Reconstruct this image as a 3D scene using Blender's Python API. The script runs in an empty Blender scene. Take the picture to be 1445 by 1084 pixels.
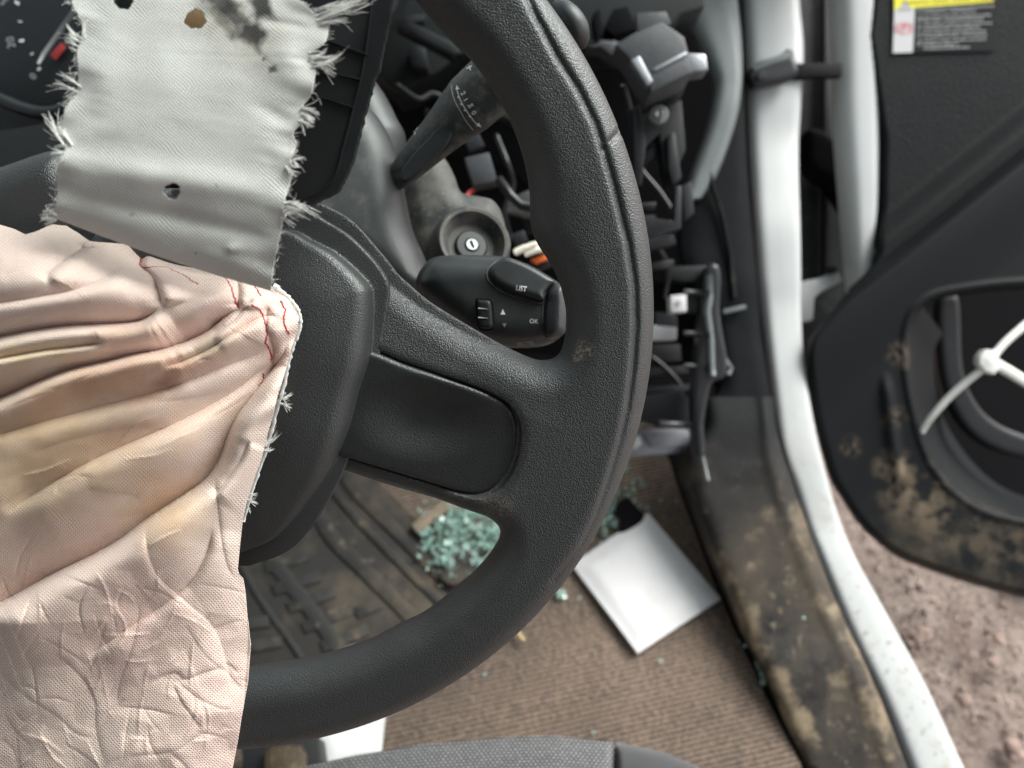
import bpy, bmesh, math, random
import numpy as np
from mathutils import Vector, noise
from mathutils.bvhtree import BVHTree
random.seed(4); rng = np.random.default_rng(4)
scene = bpy.context.scene
COL = scene.collection
# ------------------------------------------------------------------ camera, sky, sun, exposure
PITCH = math.radians(57)
C0 = np.array([0., 0., 1.30])
CF = np.array([0, math.cos(PITCH), -math.sin(PITCH)])
CU = np.array([0, math.sin(PITCH), math.cos(PITCH)])
CR = np.array([1., 0, 0])
FPX, CX, CY = 1051., 722.5, 542.
cam_d = bpy.data.cameras.new('camera'); cam = bpy.data.objects.new('camera', cam_d); COL.objects.link(cam)
cam.location = C0; cam.rotation_euler = (math.radians(90) - PITCH, 0, 0)
cam_d.sensor_width = 36; cam_d.lens = 36 * FPX / 1445
cam_d.clip_start = .02; cam_d.clip_end = 500
cam_d.dof.use_dof = True; cam_d.dof.focus_distance = .305; cam_d.dof.aperture_fstop = 7.5
scene.camera = cam
world = bpy.data.worlds.new('World'); scene.world = world; world.use_nodes = True
wn = world.node_tree.nodes; sky = wn.new('ShaderNodeTexSky'); sky.sky_type = 'NISHITA'
SUN_EL, SUN_AZ = math.radians(44), math.radians(52)      # azimuth from +Y towards +X
sky.sun_disc = False; sky.sun_elevation = SUN_EL; sky.sun_rotation = SUN_AZ
sky.dust_density = 3.0; sky.air_density = 1.0
bg = wn['Background']; bg.inputs['Strength'].default_value = .12
hsv = wn.new('ShaderNodeHueSaturation'); hsv.inputs['Saturation'].default_value = .22      # overcast: nearly colourless sky
world.node_tree.links.new(sky.outputs[0], hsv.inputs['Color']); world.node_tree.links.new(hsv.outputs[0], bg.inputs['Color'])
sun_d = bpy.data.lights.new('sun', 'SUN'); sun = bpy.data.objects.new('sun', sun_d); COL.objects.link(sun)
sun_d.energy = 2.0; sun_d.angle = math.radians(35); sun_d.color = (1, .97, .93)
sdir = Vector((math.sin(SUN_AZ) * math.cos(SUN_EL), math.cos(SUN_AZ) * math.cos(SUN_EL), math.sin(SUN_EL)))
sun.rotation_euler = sdir.to_track_quat('Z', 'Y').to_euler(); sun.location = (1, 2, 4)
scene.view_settings.view_transform = 'Standard'; scene.view_settings.look = 'None'
scene.view_settings.exposure = 1.2; scene.view_settings.gamma = 1
scene.cycles.use_denoising = True

# ------------------------------------------------------------------ geometry helpers
def ray(px, py):
    px = np.asarray(px, float); py = np.asarray(py, float)
    return CF + ((px - CX) / FPX)[..., None] * CR - ((py - CY) / FPX)[..., None] * CU
def at(px, py, d):
    return C0 + ray(px, py) * np.asarray(d, float)[..., None]
def on_z(px, py, z):
    r = ray(px, py); return C0 + r * ((z - C0[2]) / r[..., 2])[..., None]
# steering wheel plane
WA = math.radians(45)
WN = np.array([0, -math.sin(WA), math.cos(WA)]); WV = np.array([0, math.cos(WA), math.sin(WA)]); WU = CR
WP = C0 + CF * .31 + WU * -.1352 + WV * .0235          # wheel centre
WR = .1935
def wl(px, py, w=0.):
    r = ray(px, py); t = ((WP - C0) @ WN + w) / (r @ WN); P = C0 + r * t[..., None] - WP
    return np.stack([P @ WU, P @ WV], -1)
def wdepth(px, py):
    return ((WP - C0) @ WN) / (ray(px, py) @ WN)
def w2(u, v, w):
    return WP + np.asarray(u)[..., None] * WU + np.asarray(v)[..., None] * WV + np.asarray(w)[..., None] * WN
def poly_sd(P, poly):
    """signed distance (negative inside) of points P (n,2) to closed polygon"""
    P = np.asarray(P, np.float32); poly = np.asarray(poly, np.float32)
    d = np.full(len(P), 1e9, np.float32); s = np.ones(len(P), bool)
    for i in range(len(poly)):
        a = poly[i]; b = poly[i - 1]; e = b - a; w = P - a
        t = np.clip((w @ e) / max(float(e @ e), 1e-12), 0, 1)
        q = w - t[:, None] * e; d = np.minimum(d, (q * q).sum(1))
        c1 = P[:, 1] >= a[1]; c2 = P[:, 1] < b[1]; c3 = e[0] * w[:, 1] > e[1] * w[:, 0]
        s ^= (c1 & c2 & c3) | (~c1 & ~c2 & ~c3)
    return np.where(s, np.sqrt(d), -np.sqrt(d))
def line_d(P, pts):
    """distance to open polyline, signed side, parameter 0..1"""
    P = np.asarray(P, np.float32); pts = np.asarray(pts, np.float32)
    seg = np.linalg.norm(np.diff(pts, axis=0), axis=1); cum = np.r_[0, np.cumsum(seg)]
    best = np.full(len(P), 1e9, np.float32); side = np.zeros(len(P), np.float32); par = np.zeros(len(P), np.float32)
    for i in range(len(pts) - 1):
        a, b = pts[i], pts[i + 1]; e = b - a; w = P - a
        t = np.clip((w @ e) / (e @ e), 0, 1); q = w - t[:, None] * e; dd = np.sqrt((q * q).sum(1))
        m = dd < best; best = np.where(m, dd, best)
        side = np.where(m, np.sign(e[0] * w[:, 1] - e[1] * w[:, 0]), side)
        par = np.where(m, (cum[i] + t * seg[i]) / cum[-1], par)
    return best, side, par
def smooth_closed(pts, n=4):
    """Chaikin-free Catmull-Rom of a closed polygon"""
    p = np.asarray(pts, float); out = []
    for i in range(len(p)):
        a, b, c, d = p[i - 1], p[i], p[(i + 1) % len(p)], p[(i + 2) % len(p)]
        for k in range(n):
            t = k / n
            out.append(.5 * ((2 * b) + (c - a) * t + (2 * a - 5 * b + 4 * c - d) * t * t + (3 * b - a - 3 * c + d) * t ** 3))
    return np.array(out)
def smooth_open(pts, n=6):
    p = np.asarray(pts, float); p = np.vstack([2 * p[0] - p[1], p, 2 * p[-1] - p[-2]]); out = []
    for i in range(1, len(p) - 2):
        a, b, c, d = p[i - 1], p[i], p[i + 1], p[i + 2]
        for k in range(n):
            t = k / n
            out.append(.5 * ((2 * b) + (c - a) * t + (2 * a - 5 * b + 4 * c - d) * t * t + (3 * b - a - 3 * c + d) * t ** 3))
    out.append(p[-2]); return np.array(out)
def sst(x, a, b):
    t = np.clip((x - a) / (b - a), 0, 1); return t * t * (3 - 2 * t)

def surface_nets(vol):
    s = vol < 0
    X, Y, Z = vol.shape
    cnt = np.zeros((X - 1, Y - 1, Z - 1), np.uint8)
    offs = [(i, j, k) for i in (0, 1) for j in (0, 1) for k in (0, 1)]
    for i, j, k in offs: cnt += s[i:X - 1 + i, j:Y - 1 + j, k:Z - 1 + k]
    act = (cnt > 0) & (cnt < 8); idx = np.argwhere(act)
    vid = np.full(act.shape, -1, np.int64); vid[act] = np.arange(len(idx))
    acc = np.zeros((len(idx), 3)); n = np.zeros(len(idx))
    cv = {o: vol[idx[:, 0] + o[0], idx[:, 1] + o[1], idx[:, 2] + o[2]] for o in offs}
    for o in offs:
        for ax in range(3):
            if o[ax] == 0:
                q = list(o); q[ax] = 1; q = tuple(q); a, b = cv[o], cv[q]
                m = (a < 0) != (b < 0); t = np.where(m, a / np.where(m, a - b, 1), 0)
                p = np.tile(np.array(o, float), (len(idx), 1)); p[:, ax] += t
                acc += p * m[:, None]; n += m
    verts = idx + acc / n[:, None]
    quads = []
    for ax in range(3):
        sl0 = [slice(None)] * 3; sl1 = [slice(None)] * 3; sl0[ax] = slice(0, -1); sl1[ax] = slice(1, None)
        a = s[tuple(sl0)]; b = s[tuple(sl1)]; e = np.argwhere(a != b); u, w = [(1, 2), (2, 0), (0, 1)][ax]
        ok = (e[:, u] > 0) & (e[:, w] > 0) & (e[:, u] < vol.shape[u] - 1) & (e[:, w] < vol.shape[w] - 1); e = e[ok]
        def cell(du, dw):
            c = e.copy(); c[:, u] += du; c[:, w] += dw; return vid[c[:, 0], c[:, 1], c[:, 2]]
        q = np.stack([cell(-1, -1), cell(0, -1), cell(0, 0), cell(-1, 0)], 1)
        f = ~a[e[:, 0], e[:, 1], e[:, 2]]; q[f] = q[f][:, ::-1]; quads.append(q)
    return verts, np.vstack(quads)

# ------------------------------------------------------------------ object helpers
def thing(name, label, cat, loc, group=None):
    o = bpy.data.objects.new(name, None); COL.objects.link(o); o.location = Vector(loc); o.empty_display_size = .02
    o['label'] = label; o['category'] = cat
    if group: o['group'] = group
    return o
def tag(o, label, cat, group=None):
    o['label'] = label; o['category'] = cat
    if group: o['group'] = group
    return o
def wloc(o):
    p = Vector((0, 0, 0))
    while o is not None: p += o.location; o = o.parent
    return p
def obj(name, V, Fc, m, parent=None, smooth=True, uv=None, origin=None):
    V = np.asarray(V, float)
    if parent is not None: org = np.array(wloc(parent))
    else: org = np.zeros(3) if origin is None else np.asarray(origin, float)
    me = bpy.data.meshes.new(name); Fa = None
    if isinstance(Fc, np.ndarray):
        me.vertices.add(len(V)); me.vertices.foreach_set('co', (V - org).ravel())
        k = Fc.shape[1]; me.loops.add(Fc.size); me.loops.foreach_set('vertex_index', Fc.ravel().astype(np.int32))
        me.polygons.add(len(Fc)); me.polygons.foreach_set('loop_start', np.arange(0, Fc.size, k, dtype=np.int32))
        me.update(calc_edges=True)
    else:
        me.from_pydata([tuple(v) for v in V - org], [], [tuple(int(i) for i in f) for f in Fc]); me.update()
    if uv is not None:
        l = me.uv_layers.new(name='UVMap'); vi = np.zeros(len(me.loops), np.int32); me.loops.foreach_get('vertex_index', vi)
        l.data.foreach_set('uv', np.asarray(uv, np.float32)[vi].ravel())
    if smooth: me.polygons.foreach_set('use_smooth', np.ones(len(me.polygons), bool))
    me.validate(); me.update()
    me.materials.append(m)
    o = bpy.data.objects.new(name, me); COL.objects.link(o)
    if parent is not None: o.parent = parent
    else: o.location = Vector(org)
    return o
def struct(o): o['kind'] = 'structure'; return o
def stuff(o): o['kind'] = 'stuff'; return o

def wheel_sdf(name, poly2d, H, r, m, parent, vox, w0=0., Hf=None, extra=None, pad=.004, sd=None, smooth_it=1):
    """rounded slab over a 2D outline in wheel coordinates"""
    lo = np.min(poly2d, 0) - pad; hi = np.max(poly2d, 0) + pad
    us = np.arange(lo[0], hi[0], vox); vs = np.arange(lo[1], hi[1], vox); wsx = np.arange(w0 - H - pad, w0 + H + pad + .012, vox)
    G = np.stack(np.meshgrid(us, vs, indexing='ij'), -1).reshape(-1, 2)
    d = (poly_sd(G, poly2d) if sd is None else sd(G)).reshape(len(us), len(vs))
    Hm = np.full_like(d, H) if Hf is None else Hf(G, d.ravel()).reshape(d.shape)
    q1 = (d + r)[:, :, None]; W = wsx[None, None, :]
    top = np.where(W > w0, Hm[:, :, None], H); q2 = np.abs(W - w0) - top + r
    vol = np.hypot(np.maximum(q1, 0), np.maximum(q2, 0)) + np.minimum(np.maximum(q1, q2), 0) - r
    if extra is not None:
        g = extra(G).reshape(d.shape); vol = vol + np.where(W > w0 - .002, g[:, :, None], 0)
    vol = vol.astype(np.float32)
    v, f = surface_nets(vol)
    v = smooth_mesh(v, f, smooth_it)
    P = w2(us[0] + v[:, 0] * vox, vs[0] + v[:, 1] * vox, wsx[0] + v[:, 2] * vox)
    return obj(name, P, f, m, parent)
def smooth_mesh(v, f, it):
    for _ in range(it):
        acc = np.zeros_like(v); n = np.zeros(len(v))
        for a, b in ((0, 1), (1, 2), (2, 3), (3, 0)):
            for c in range(3): acc[:, c] += np.bincount(f[:, a], v[f[:, b], c], len(v)) + np.bincount(f[:, b], v[f[:, a], c], len(v))
            n += np.bincount(f[:, a], minlength=len(v)) + np.bincount(f[:, b], minlength=len(v))
        v = .5 * v + .5 * acc / n[:, None]
    return v
def frame_at(px, py, d, tilt=(0, 0)):
    """plane through a pixel point: depth gradient (per metre) to the right and upwards"""
    o = at(np.array(px), np.array(py), np.array(d)); u = CR + CF * tilt[0]; v = CU + CF * tilt[1]
    u = u / np.linalg.norm(u); v = v - u * (v @ u); v /= np.linalg.norm(v); n = np.cross(u, v); return o, u, v, n
def to_frame(fr, px, py):
    o, u, v, n = fr; r = ray(px, py); t = ((o - C0) @ n) / (r @ n); P = C0 + r * t[..., None] - o
    return np.stack([P @ u, P @ v], -1)
def inflate(name, pts, d, H, r, m, parent=None, vox=.0012, tilt=(0, 0), smooth_n=4, bow=None, extra=None, it=1, front=None):
    """rounded solid whose outline is given in photo pixels at depth d, half thickness H"""
    pts = np.asarray(pts, float); cx, cy = pts.mean(0); fr = frame_at(cx, cy, d, tilt)
    if smooth_n > 1: pts = smooth_closed(pts, smooth_n)
    P2 = to_frame(fr, pts[:, 0], pts[:, 1]); pad = 3 * vox
    lo = P2.min(0) - pad; hi = P2.max(0) + pad
    us = np.arange(lo[0], hi[0] + vox, vox); vs = np.arange(lo[1], hi[1] + vox, vox); ws = np.arange(-H - pad, H + pad + vox, vox)
    G = np.stack(np.meshgrid(us, vs, indexing='ij'), -1).reshape(-1, 2)
    dd = poly_sd(G, P2).reshape(len(us), len(vs))
    q1 = (dd + r)[:, :, None]; q2 = np.abs(ws)[None, None, :] - H + r
    if front is not None: q2 = q2 + np.where(ws > 0, 1, 0)[None, None, :] * front(G, dd.ravel()).reshape(dd.shape)[:, :, None]
    vol = np.hypot(np.maximum(q1, 0), np.maximum(q2, 0)) + np.minimum(np.maximum(q1, q2), 0) - r
    v, f = surface_nets(vol.astype(np.float32)); v = smooth_mesh(v, f, it)
    o, u, vv, n = fr
    U = us[0] + v[:, 0] * vox; Vv = vs[0] + v[:, 1] * vox; W = ws[0] + v[:, 2] * vox
    if bow is not None: W = W + bow(U, Vv)
    return obj(name, o + U[:, None] * u + Vv[:, None] * vv + W[:, None] * n, f, m, parent)

def prism(name, pts, d, thick, m, parent=None, bev=.0012, smooth_n=1, zplane=None, segs=2, dirv=None):
    """solid with its front face traced in photo pixels; d = depth, list of depths or fn; thickness away from camera"""
    pts = np.asarray(pts, float)
    if smooth_n > 1: pts = smooth_closed(pts, smooth_n)
    if zplane is not None: P = on_z(pts[:, 0], pts[:, 1], zplane)
    else:
        dd = d(pts[:, 0], pts[:, 1]) if callable(d) else np.broadcast_to(np.asarray(d, float), (len(pts),))
        P = at(pts[:, 0], pts[:, 1], dd)
    dv = np.array(dirv) if dirv is not None else (np.array([0, 0, -1.]) if zplane is not None else CF)
    bm = bmesh.new(); org = np.array(wloc(parent)) if parent is not None else P.mean(0)
    v1 = [bm.verts.new(tuple(p - org)) for p in P]; v2 = [bm.verts.new(tuple(p + dv * thick - org)) for p in P]
    n = len(P); area = sum(pts[i - 1][0] * pts[i][1] - pts[i][0] * pts[i - 1][1] for i in range(n))
    top = bm.faces.new(v1); bm.faces.new(v2[::-1])
    for i in range(n): bm.faces.new((v1[i - 1], v2[i - 1], v2[i], v1[i]))
    bmesh.ops.recalc_face_normals(bm, faces=bm.faces)
    if bev > 0:
        ed = [e for e in bm.edges if e.calc_face_angle(0) > .5]
        try: bmesh.ops.bevel(bm, geom=ed, offset=bev, segments=segs, profile=.6, affect='EDGES', clamp_overlap=True)
        except Exception: pass
    bmesh.ops.triangulate(bm, faces=[f for f in bm.faces if len(f.verts) > 4])
    me = bpy.data.meshes.new(name); bm.to_mesh(me); bm.free(); me.materials.append(m)
    me.polygons.foreach_set('use_smooth', np.ones(len(me.polygons), bool))
    me.set_sharp_from_angle(angle=math.radians(38))
    o = bpy.data.objects.new(name, me); COL.objects.link(o)
    if parent is not None: o.parent = parent
    else: o.location = Vector(org)
    return o
def grid_faces(nr, nc, wrap=False):
    r, c = np.meshgrid(np.arange(nr - 1), np.arange(nc if wrap else nc - 1), indexing='ij'); c2 = (c + 1) % nc
    return np.stack([r * nc + c, (r + 1) * nc + c, (r + 1) * nc + c2, r * nc + c2], -1).reshape(-1, 4)
def ribbon(name, rows, m, parent=None, bulge=.01, thick=.012, n=12, sub=6, prof=None, noise_amp=0):
    """loft: rows of (xl,yl,xr,yr,depthL[,depthR]); closed shell with a bulge towards the camera"""
    R = np.array([list(r) + [r[4]] if len(r) == 5 else r for r in rows], float); R = smooth_open(R, sub)
    t = np.linspace(0, 1, n); nr = len(R); V = []
    for r in R:
        a = at(np.array(r[0]), np.array(r[1]), np.array(r[4])); b = at(np.array(r[2]), np.array(r[3]), np.array(r[5]))
        hgt = bulge * (1 - (2 * t - 1) ** 4) if prof is None else bulge * prof(t)
        f = a + (b - a) * t[:, None] - CF * hgt[:, None]; g = (a + (b - a) * t[::-1, None]) + CF * thick
        V.append(np.vstack([f, g]))
    V = np.array(V)
    Vf = V.reshape(-1, 3); F_ = grid_faces(nr, 2 * n, True)
    cap = [list(range(2 * n)), list(range((nr - 1) * 2 * n, nr * 2 * n))[::-1]]
    o = obj(name, Vf, [tuple(x) for x in F_] + [tuple(x) for x in cap], m, parent)
    fix_normals(o); o.data.set_sharp_from_angle(angle=math.radians(50)); return o
def fix_normals(o):
    bm = bmesh.new(); bm.from_mesh(o.data); bmesh.ops.recalc_face_normals(bm, faces=bm.faces); bm.to_mesh(o.data); bm.free()
def tube(name, P, rad, m, parent=None, n=10, flat=1., up=None, origin=None, raw=False):
    P = np.asarray(P, float); rad = np.broadcast_to(np.asarray(rad, float), (len(P),)); V = []
    T = np.gradient(P, axis=0); T /= np.linalg.norm(T, axis=1)[:, None]
    ref = np.array(up if up is not None else -CF)
    for i in range(len(P)):
        a = np.cross(T[i], ref); a /= np.linalg.norm(a) + 1e-9; b = np.cross(a, T[i])
        th = np.arange(n) * 2 * math.pi / n
        V.append(P[i] + rad[i] * (np.cos(th)[:, None] * a + flat * np.sin(th)[:, None] * b))
    V = np.vstack(V); F_ = [tuple(x[::-1]) for x in grid_faces(len(P), n, True)] + [tuple(range(n)), tuple(range((len(P) - 1) * n, len(P) * n))[::-1]]
    if raw: return V, F_
    return obj(name, V, F_, m, parent, origin=origin)
def join_raw(parts):
    V = []; F_ = []; k = 0
    for v, f in parts: V.append(v); F_ += [tuple(i + k for i in q) for q in f]; k += len(v)
    return np.vstack(V), F_
def bvh_of(objs):
    vs = []; fs = []; k = 0
    for o in objs:
        L = wloc(o); vs += [v.co + L for v in o.data.vertices]; fs += [[i + k for i in p.vertices] for p in o.data.polygons]; k += len(o.data.vertices)
    return BVHTree.FromPolygons(vs, fs)
def px_hit(bvh, px, py, off, dflt):
    r = ray(np.array(px), np.array(py)); rn = Vector(r).normalized(); h = bvh.ray_cast(Vector(C0), rn)
    if h[0] is None: return at(np.array(px), np.array(py), np.array(dflt - off))
    return np.array(h[0] - rn * off)
def text_mesh(body, bold=0.):
    c = bpy.data.curves.new('t', 'FONT'); c.body = body; c.resolution_u = 3; c.offset = bold; c.align_x = 'CENTER'; c.align_y = 'CENTER'
    o = bpy.data.objects.new('t', c); me = o.to_mesh()
    v = np.array([x.co[:2] for x in me.vertices]).reshape(-1, 2); f = [tuple(p.vertices) for p in me.polygons]
    o.to_mesh_clear(); bpy.data.objects.remove(o); bpy.data.curves.remove(c); return v, f
def print_on(name, items, bvh, m, parent, off=.00025, dflt=.4):
    """flat print: items = (verts in pixel units, faces, cx, cy, size, angle deg); laid on the surface"""
    V = []; F_ = []; k = 0
    for v, f, cx, cy, s, ang, sx in items:
        a = math.radians(ang); x = v[:, 0] * s * sx; y = v[:, 1] * s
        X = cx + x * math.cos(a) - y * math.sin(a); Y = cy - (x * math.sin(a) + y * math.cos(a))
        for p, q in zip(X, Y): V.append(px_hit(bvh, p, q, off, dflt))
        F_ += [tuple(i + k for i in q) for q in f]; k += len(v)
    return obj(name, np.array(V), F_, m, parent, smooth=False)
def T(body, cx, cy, s, ang=0, sx=1., bold=0.):
    v, f = text_mesh(body, bold); return (v, f, cx, cy, s, ang, sx)
def S(pts, cx=0, cy=0, s=1, ang=0):
    p = np.array(pts, float); p = p * [1, -1]; return (p, [tuple(range(len(p)))], cx, cy, s, ang, 1)
def L2(pts, w):
    """stroke polyline in pixel coordinates as quads"""
    p = np.array(pts, float); t = np.gradient(p, axis=0); t /= np.linalg.norm(t, axis=1)[:, None]; nrm = np.stack([-t[:, 1], t[:, 0]], 1) * w / 2
    v = np.vstack([p + nrm, p - nrm]) * [1, -1]; n = len(p)
    return (v, [(i, i + 1, n + i + 1, n + i) for i in range(n - 1)], 0, 0, 1, 0, 1)

# ------------------------------------------------------------------ materials
def mat(name, col, rough=.5, grain=None, var=0., dust=None, spots=None, metal=0., spec=.5, fine=None, sheen=0., coat=0., rvar=0., uvcoord=False, mask=None):
    m = bpy.data.materials.new(name); m.use_nodes = True; nt = m.node_tree; N = nt.nodes; L = nt.links
    b = N['Principled BSDF']; tc = N.new('ShaderNodeTexCoord'); co = tc.outputs['UV' if uvcoord else 'Object']
    b.inputs['Roughness'].default_value = rough; b.inputs['Metallic'].default_value = metal; b.inputs['Specular IOR Level'].default_value = spec
    if sheen: b.inputs['Sheen Weight'].default_value = sheen
    if coat: b.inputs['Coat Weight'].default_value = coat
    rgb = N.new('ShaderNodeRGB'); rgb.outputs[0].default_value = (*col, 1); cur = rgb.outputs[0]
    def nz(scale, det=4, rough_=.6):
        n = N.new('ShaderNodeTexNoise'); n.inputs['Scale'].default_value = scale; n.inputs['Detail'].default_value = det; n.inputs['Roughness'].default_value = rough_; L.new(co, n.inputs['Vector']); return n
    def ramp(src, a, c):
        r = N.new('ShaderNodeMapRange'); r.inputs['From Min'].default_value = a; r.inputs['From Max'].default_value = c; L.new(src, r.inputs['Value']); return r.outputs[0]
    def mix(f, a, c):
        x = N.new('ShaderNodeMix'); x.data_type = 'RGBA'; L.new(f, x.inputs[0])
        for i, s in ((6, a), (7, c)):
            if isinstance(s, tuple): x.inputs[i].default_value = (*s, 1)
            else: L.new(s, x.inputs[i])
        return x.outputs[2]
    def math_(op, a, c):
        x = N.new('ShaderNodeMath'); x.operation = op
        for i, s in enumerate((a, c)):
            if isinstance(s, (int, float)): x.inputs[i].default_value = s
            else: L.new(s, x.inputs[i])
        return x.outputs[0]
    if var:
        n = nz(30); f = ramp(n.outputs[0], .3, .7); cur = mix(f, tuple(c * (1 - var) for c in col), tuple(min(1, c * (1 + var)) for c in col))
    masks = []; gm = None
    if mask:
        sx_ = N.new('ShaderNodeSeparateXYZ'); L.new(co, sx_.inputs[0]); gm = ramp(sx_.outputs[mask[0]], mask[1], mask[2])
    for d in (dust or []):      # (colour, scale, threshold lo, hi, strength)
        dc, sc, lo, hi, st = d; n = nz(sc, 8, .65); f = math_('MULTIPLY', ramp(n.outputs[0], lo, hi), st); f = math_('MULTIPLY', f, gm) if gm else f; cur = mix(f, cur, dc); masks.append(f)
    for sp in (spots or []):    # (world-local pos, radius, colour, strength[, noise scale])
        p, rd, dc, st = sp[:4]; vm = N.new('ShaderNodeVectorMath'); vm.operation = 'DISTANCE'; L.new(co, vm.inputs[0]); vm.inputs[1].default_value = p
        f = ramp(vm.outputs['Value'], rd, rd * .2); n = nz(sp[4] if len(sp) > 4 else 900, 6); f2 = ramp(n.outputs[0], .45, .62); f = math_('MULTIPLY', math_('MULTIPLY', f, f2), st)
        cur = mix(f, cur, dc); masks.append(f)
    L.new(cur, b.inputs['Base Color'])
    if masks:
        x = masks[0]
        for y in masks[1:]: x = math_('MAXIMUM', x, y)
        L.new(math_('ADD', math_('MULTIPLY', x, .9 - rough), rough), b.inputs['Roughness'])
    elif rvar:
        n = nz(60); L.new(math_('ADD', math_('MULTIPLY', n.outputs[0], rvar), rough - rvar / 2), b.inputs['Roughness'])
    h = None
    if grain:                   # (scale, distance)
        v = N.new('ShaderNodeTexVoronoi'); v.feature = 'SMOOTH_F1'; v.inputs['Scale'].default_value = grain[0]; v.inputs['Smoothness'].default_value = .6; L.new(co, v.inputs['Vector'])
        bp = N.new('ShaderNodeBump'); bp.inputs['Strength'].default_value = 1; bp.inputs['Distance'].default_value = grain[1]; bp.invert = True; L.new(v.outputs['Distance'], bp.inputs['Height']); h = bp.outputs[0]
    if fine:
        n = nz(fine[0], 6); bp = N.new('ShaderNodeBump'); bp.inputs['Distance'].default_value = fine[1]; bp.inputs['Strength'].default_value = 1; L.new(n.outputs[0], bp.inputs['Height'])
        if h: L.new(h, bp.inputs['Normal'])
        h = bp.outputs[0]
    if h: L.new(h, b.inputs['Normal'])
    return m
def loc_of(px, py, d=None, org=None, w=None):
    P = at(np.array(float(px)), np.array(float(py)), np.array(d)); return tuple(P - org)
TAN = (.30, .24, .17)
WO = WP                                        # wheel origin
def wspot(px, py, r, c=(.42, .36, .27), st=.8):
    return (tuple(at(np.array(float(px)), np.array(float(py)), wdepth(np.array(float(px)), np.array(float(py))) - .010) - WO), r, c, st)
M = {}
M['wheel'] = mat('grained_black_plastic', (.033, .035, .0365), .46, spec=.9, grain=(1750, .00023), dust=[((.10, .095, .085), 35, .62, .85, .25), ((.3, .29, .27), 1500, .74, .78, .5)],
                 spots=[wspot(826, 492, .0055), wspot(815, 503, .003), wspot(700, 712, .010, (.30, .25, .19), .6), wspot(640, 705, .006, (.2, .17, .13), .4), wspot(585, 940, .004, (.2, .17, .13), .6)])
M['cover'] = mat('grained_cover_plastic', (.032, .034, .0355), .44, spec=.9, grain=(1900, .00017), dust=[((.3, .29, .27), 1500, .74, .78, .5)])
M['insert'] = mat('insert_plastic', (.024, .025, .0265), .37, spec=.8, grain=(1800, .00012), dust=[((.3, .29, .27), 1500, .74, .78, .5)])
M['black'] = mat('black_plastic', (.011, .012, .013), .45, spec=.35, var=.2, fine=(400, .0002))
M['black_satin'] = mat('satin_black_plastic', (.014, .015, .017), .36, var=.2, rvar=.15)
M['deep'] = mat('black_and_cavity_shade', (.006, .006, .007), .9, spec=.1)  # near-black: cavity shade put into the colour; also on dark rubber and scraps
M['shroud'] = mat('dusty_shroud_plastic', (.030, .032, .034), .5, var=.25, dust=[((.16, .145, .12), 60, .42, .70, .7), ((.5, .46, .4), 600, .62, .70, .7)], fine=(900, .0002))
M['shroud_clean'] = mat('shroud_plastic', (.028, .030, .032), .42, var=.25, dust=[((.2, .18, .15), 60, .55, .8, .4)], fine=(1500, .0001))
M['stalk'] = mat('stalk_plastic', (.040, .044, .044), .42, var=.2, dust=[((.24, .22, .18), 160, .45, .72, .5)], fine=(1600, .00012))
M['stalk_smooth'] = mat('stalk_button_plastic', (.03, .032, .034), .36, var=.3, rvar=.2, fine=(900, .00008))
M['print'] = mat('white_print', (.75, .76, .74), .6)
M['print_dim'] = mat('worn_print', (.32, .33, .33), .6)
M['metal'] = mat('brushed_metal', (.62, .62, .60), .32, metal=1)
M['chrome'] = mat('zinc_metal', (.34, .36, .36), .45, metal=1)
M['module'] = mat('grey_module_plastic', (.05, .052, .057), .45, var=.3, fine=(500, .0003))
M['alu'] = mat('cast_aluminium', (.33, .34, .36), .38, metal=.8, fine=(600, .0003))
_y0 = at(np.array(1130.), np.array(620.), np.array(.86)); _y1 = at(np.array(1280.), np.array(1000.), np.array(.80)); _vo = at(np.array(1100.), np.array(700.), np.array(.85))
M['white_paint'] = mat('white_body_paint', (.49, .515, .505), .5, coat=.1, var=.02, mask=(1, _y0[1] - _vo[1] + .08, _y1[1] - _vo[1]), dust=[((.30, .25, .18), 22, .50, .72, .75), ((.2, .16, .1), 110, .58, .66, .7)])
M['seal'] = mat('rubber_seal', (.010, .010, .011), .7, spec=.15, fine=(700, .0002))
M['pillar'] = mat('lit_pillar_plastic', (.15, .175, .172), .42, var=.1, fine=(1200, .0002))  # windscreen light put into the colour; the plastic itself is dark
M['trim'] = mat('kick_panel_plastic', (.0075, .0085, .0095), .65, spec=.08, var=.2, fine=(900, .0002), dust=[((.13, .11, .08), 25, .55, .75, .3)])
_k0 = at(np.array(1050.), np.array(615.), np.array(.84))[1] - _vo[1]; _k1 = at(np.array(1100.), np.array(860.), np.array(.81))[1] - _vo[1]
M['sill'] = mat('muddy_sill_plastic', (.0095, .0105, .0115), .55, spec=.25, var=.2, fine=(300, .0005), mask=(1, _k0, _k1), dust=[((.115, .095, .068), 8, .34, .60, .85), ((.30, .235, .155), 17, .50, .62, .75), ((.30, .25, .17), 70, .58, .68, .5), ((.02, .02, .02), 14, .54, .66, .6)])
M['trim_mud'] = mat('kick_panel_muddy', (.0075, .0085, .0095), .65, spec=.08, var=.2, fine=(900, .0002), mask=(1, _k0 + .07, _k1), dust=[((.27, .215, .145), 26, .54, .64, .8)])
M['door'] = mat('door_trim_plastic', (.0085, .0105, .0112), .6, spec=.14, grain=(420, .0006), var=.12)
M['door_low'] = mat('muddy_door_plastic', (.010, .0115, .0125), .5, spec=.35, fine=(500, .0004), dust=[((.07, .06, .045), 10, .5, .7, .35)])
M['white_card'] = mat('white_card', (.60, .61, .61), .65, var=.02, dust=[((.45, .42, .37), 14, .55, .75, .5)])
M['zip'] = mat('nylon_tie', (.74, .76, .70), .38)
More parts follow.
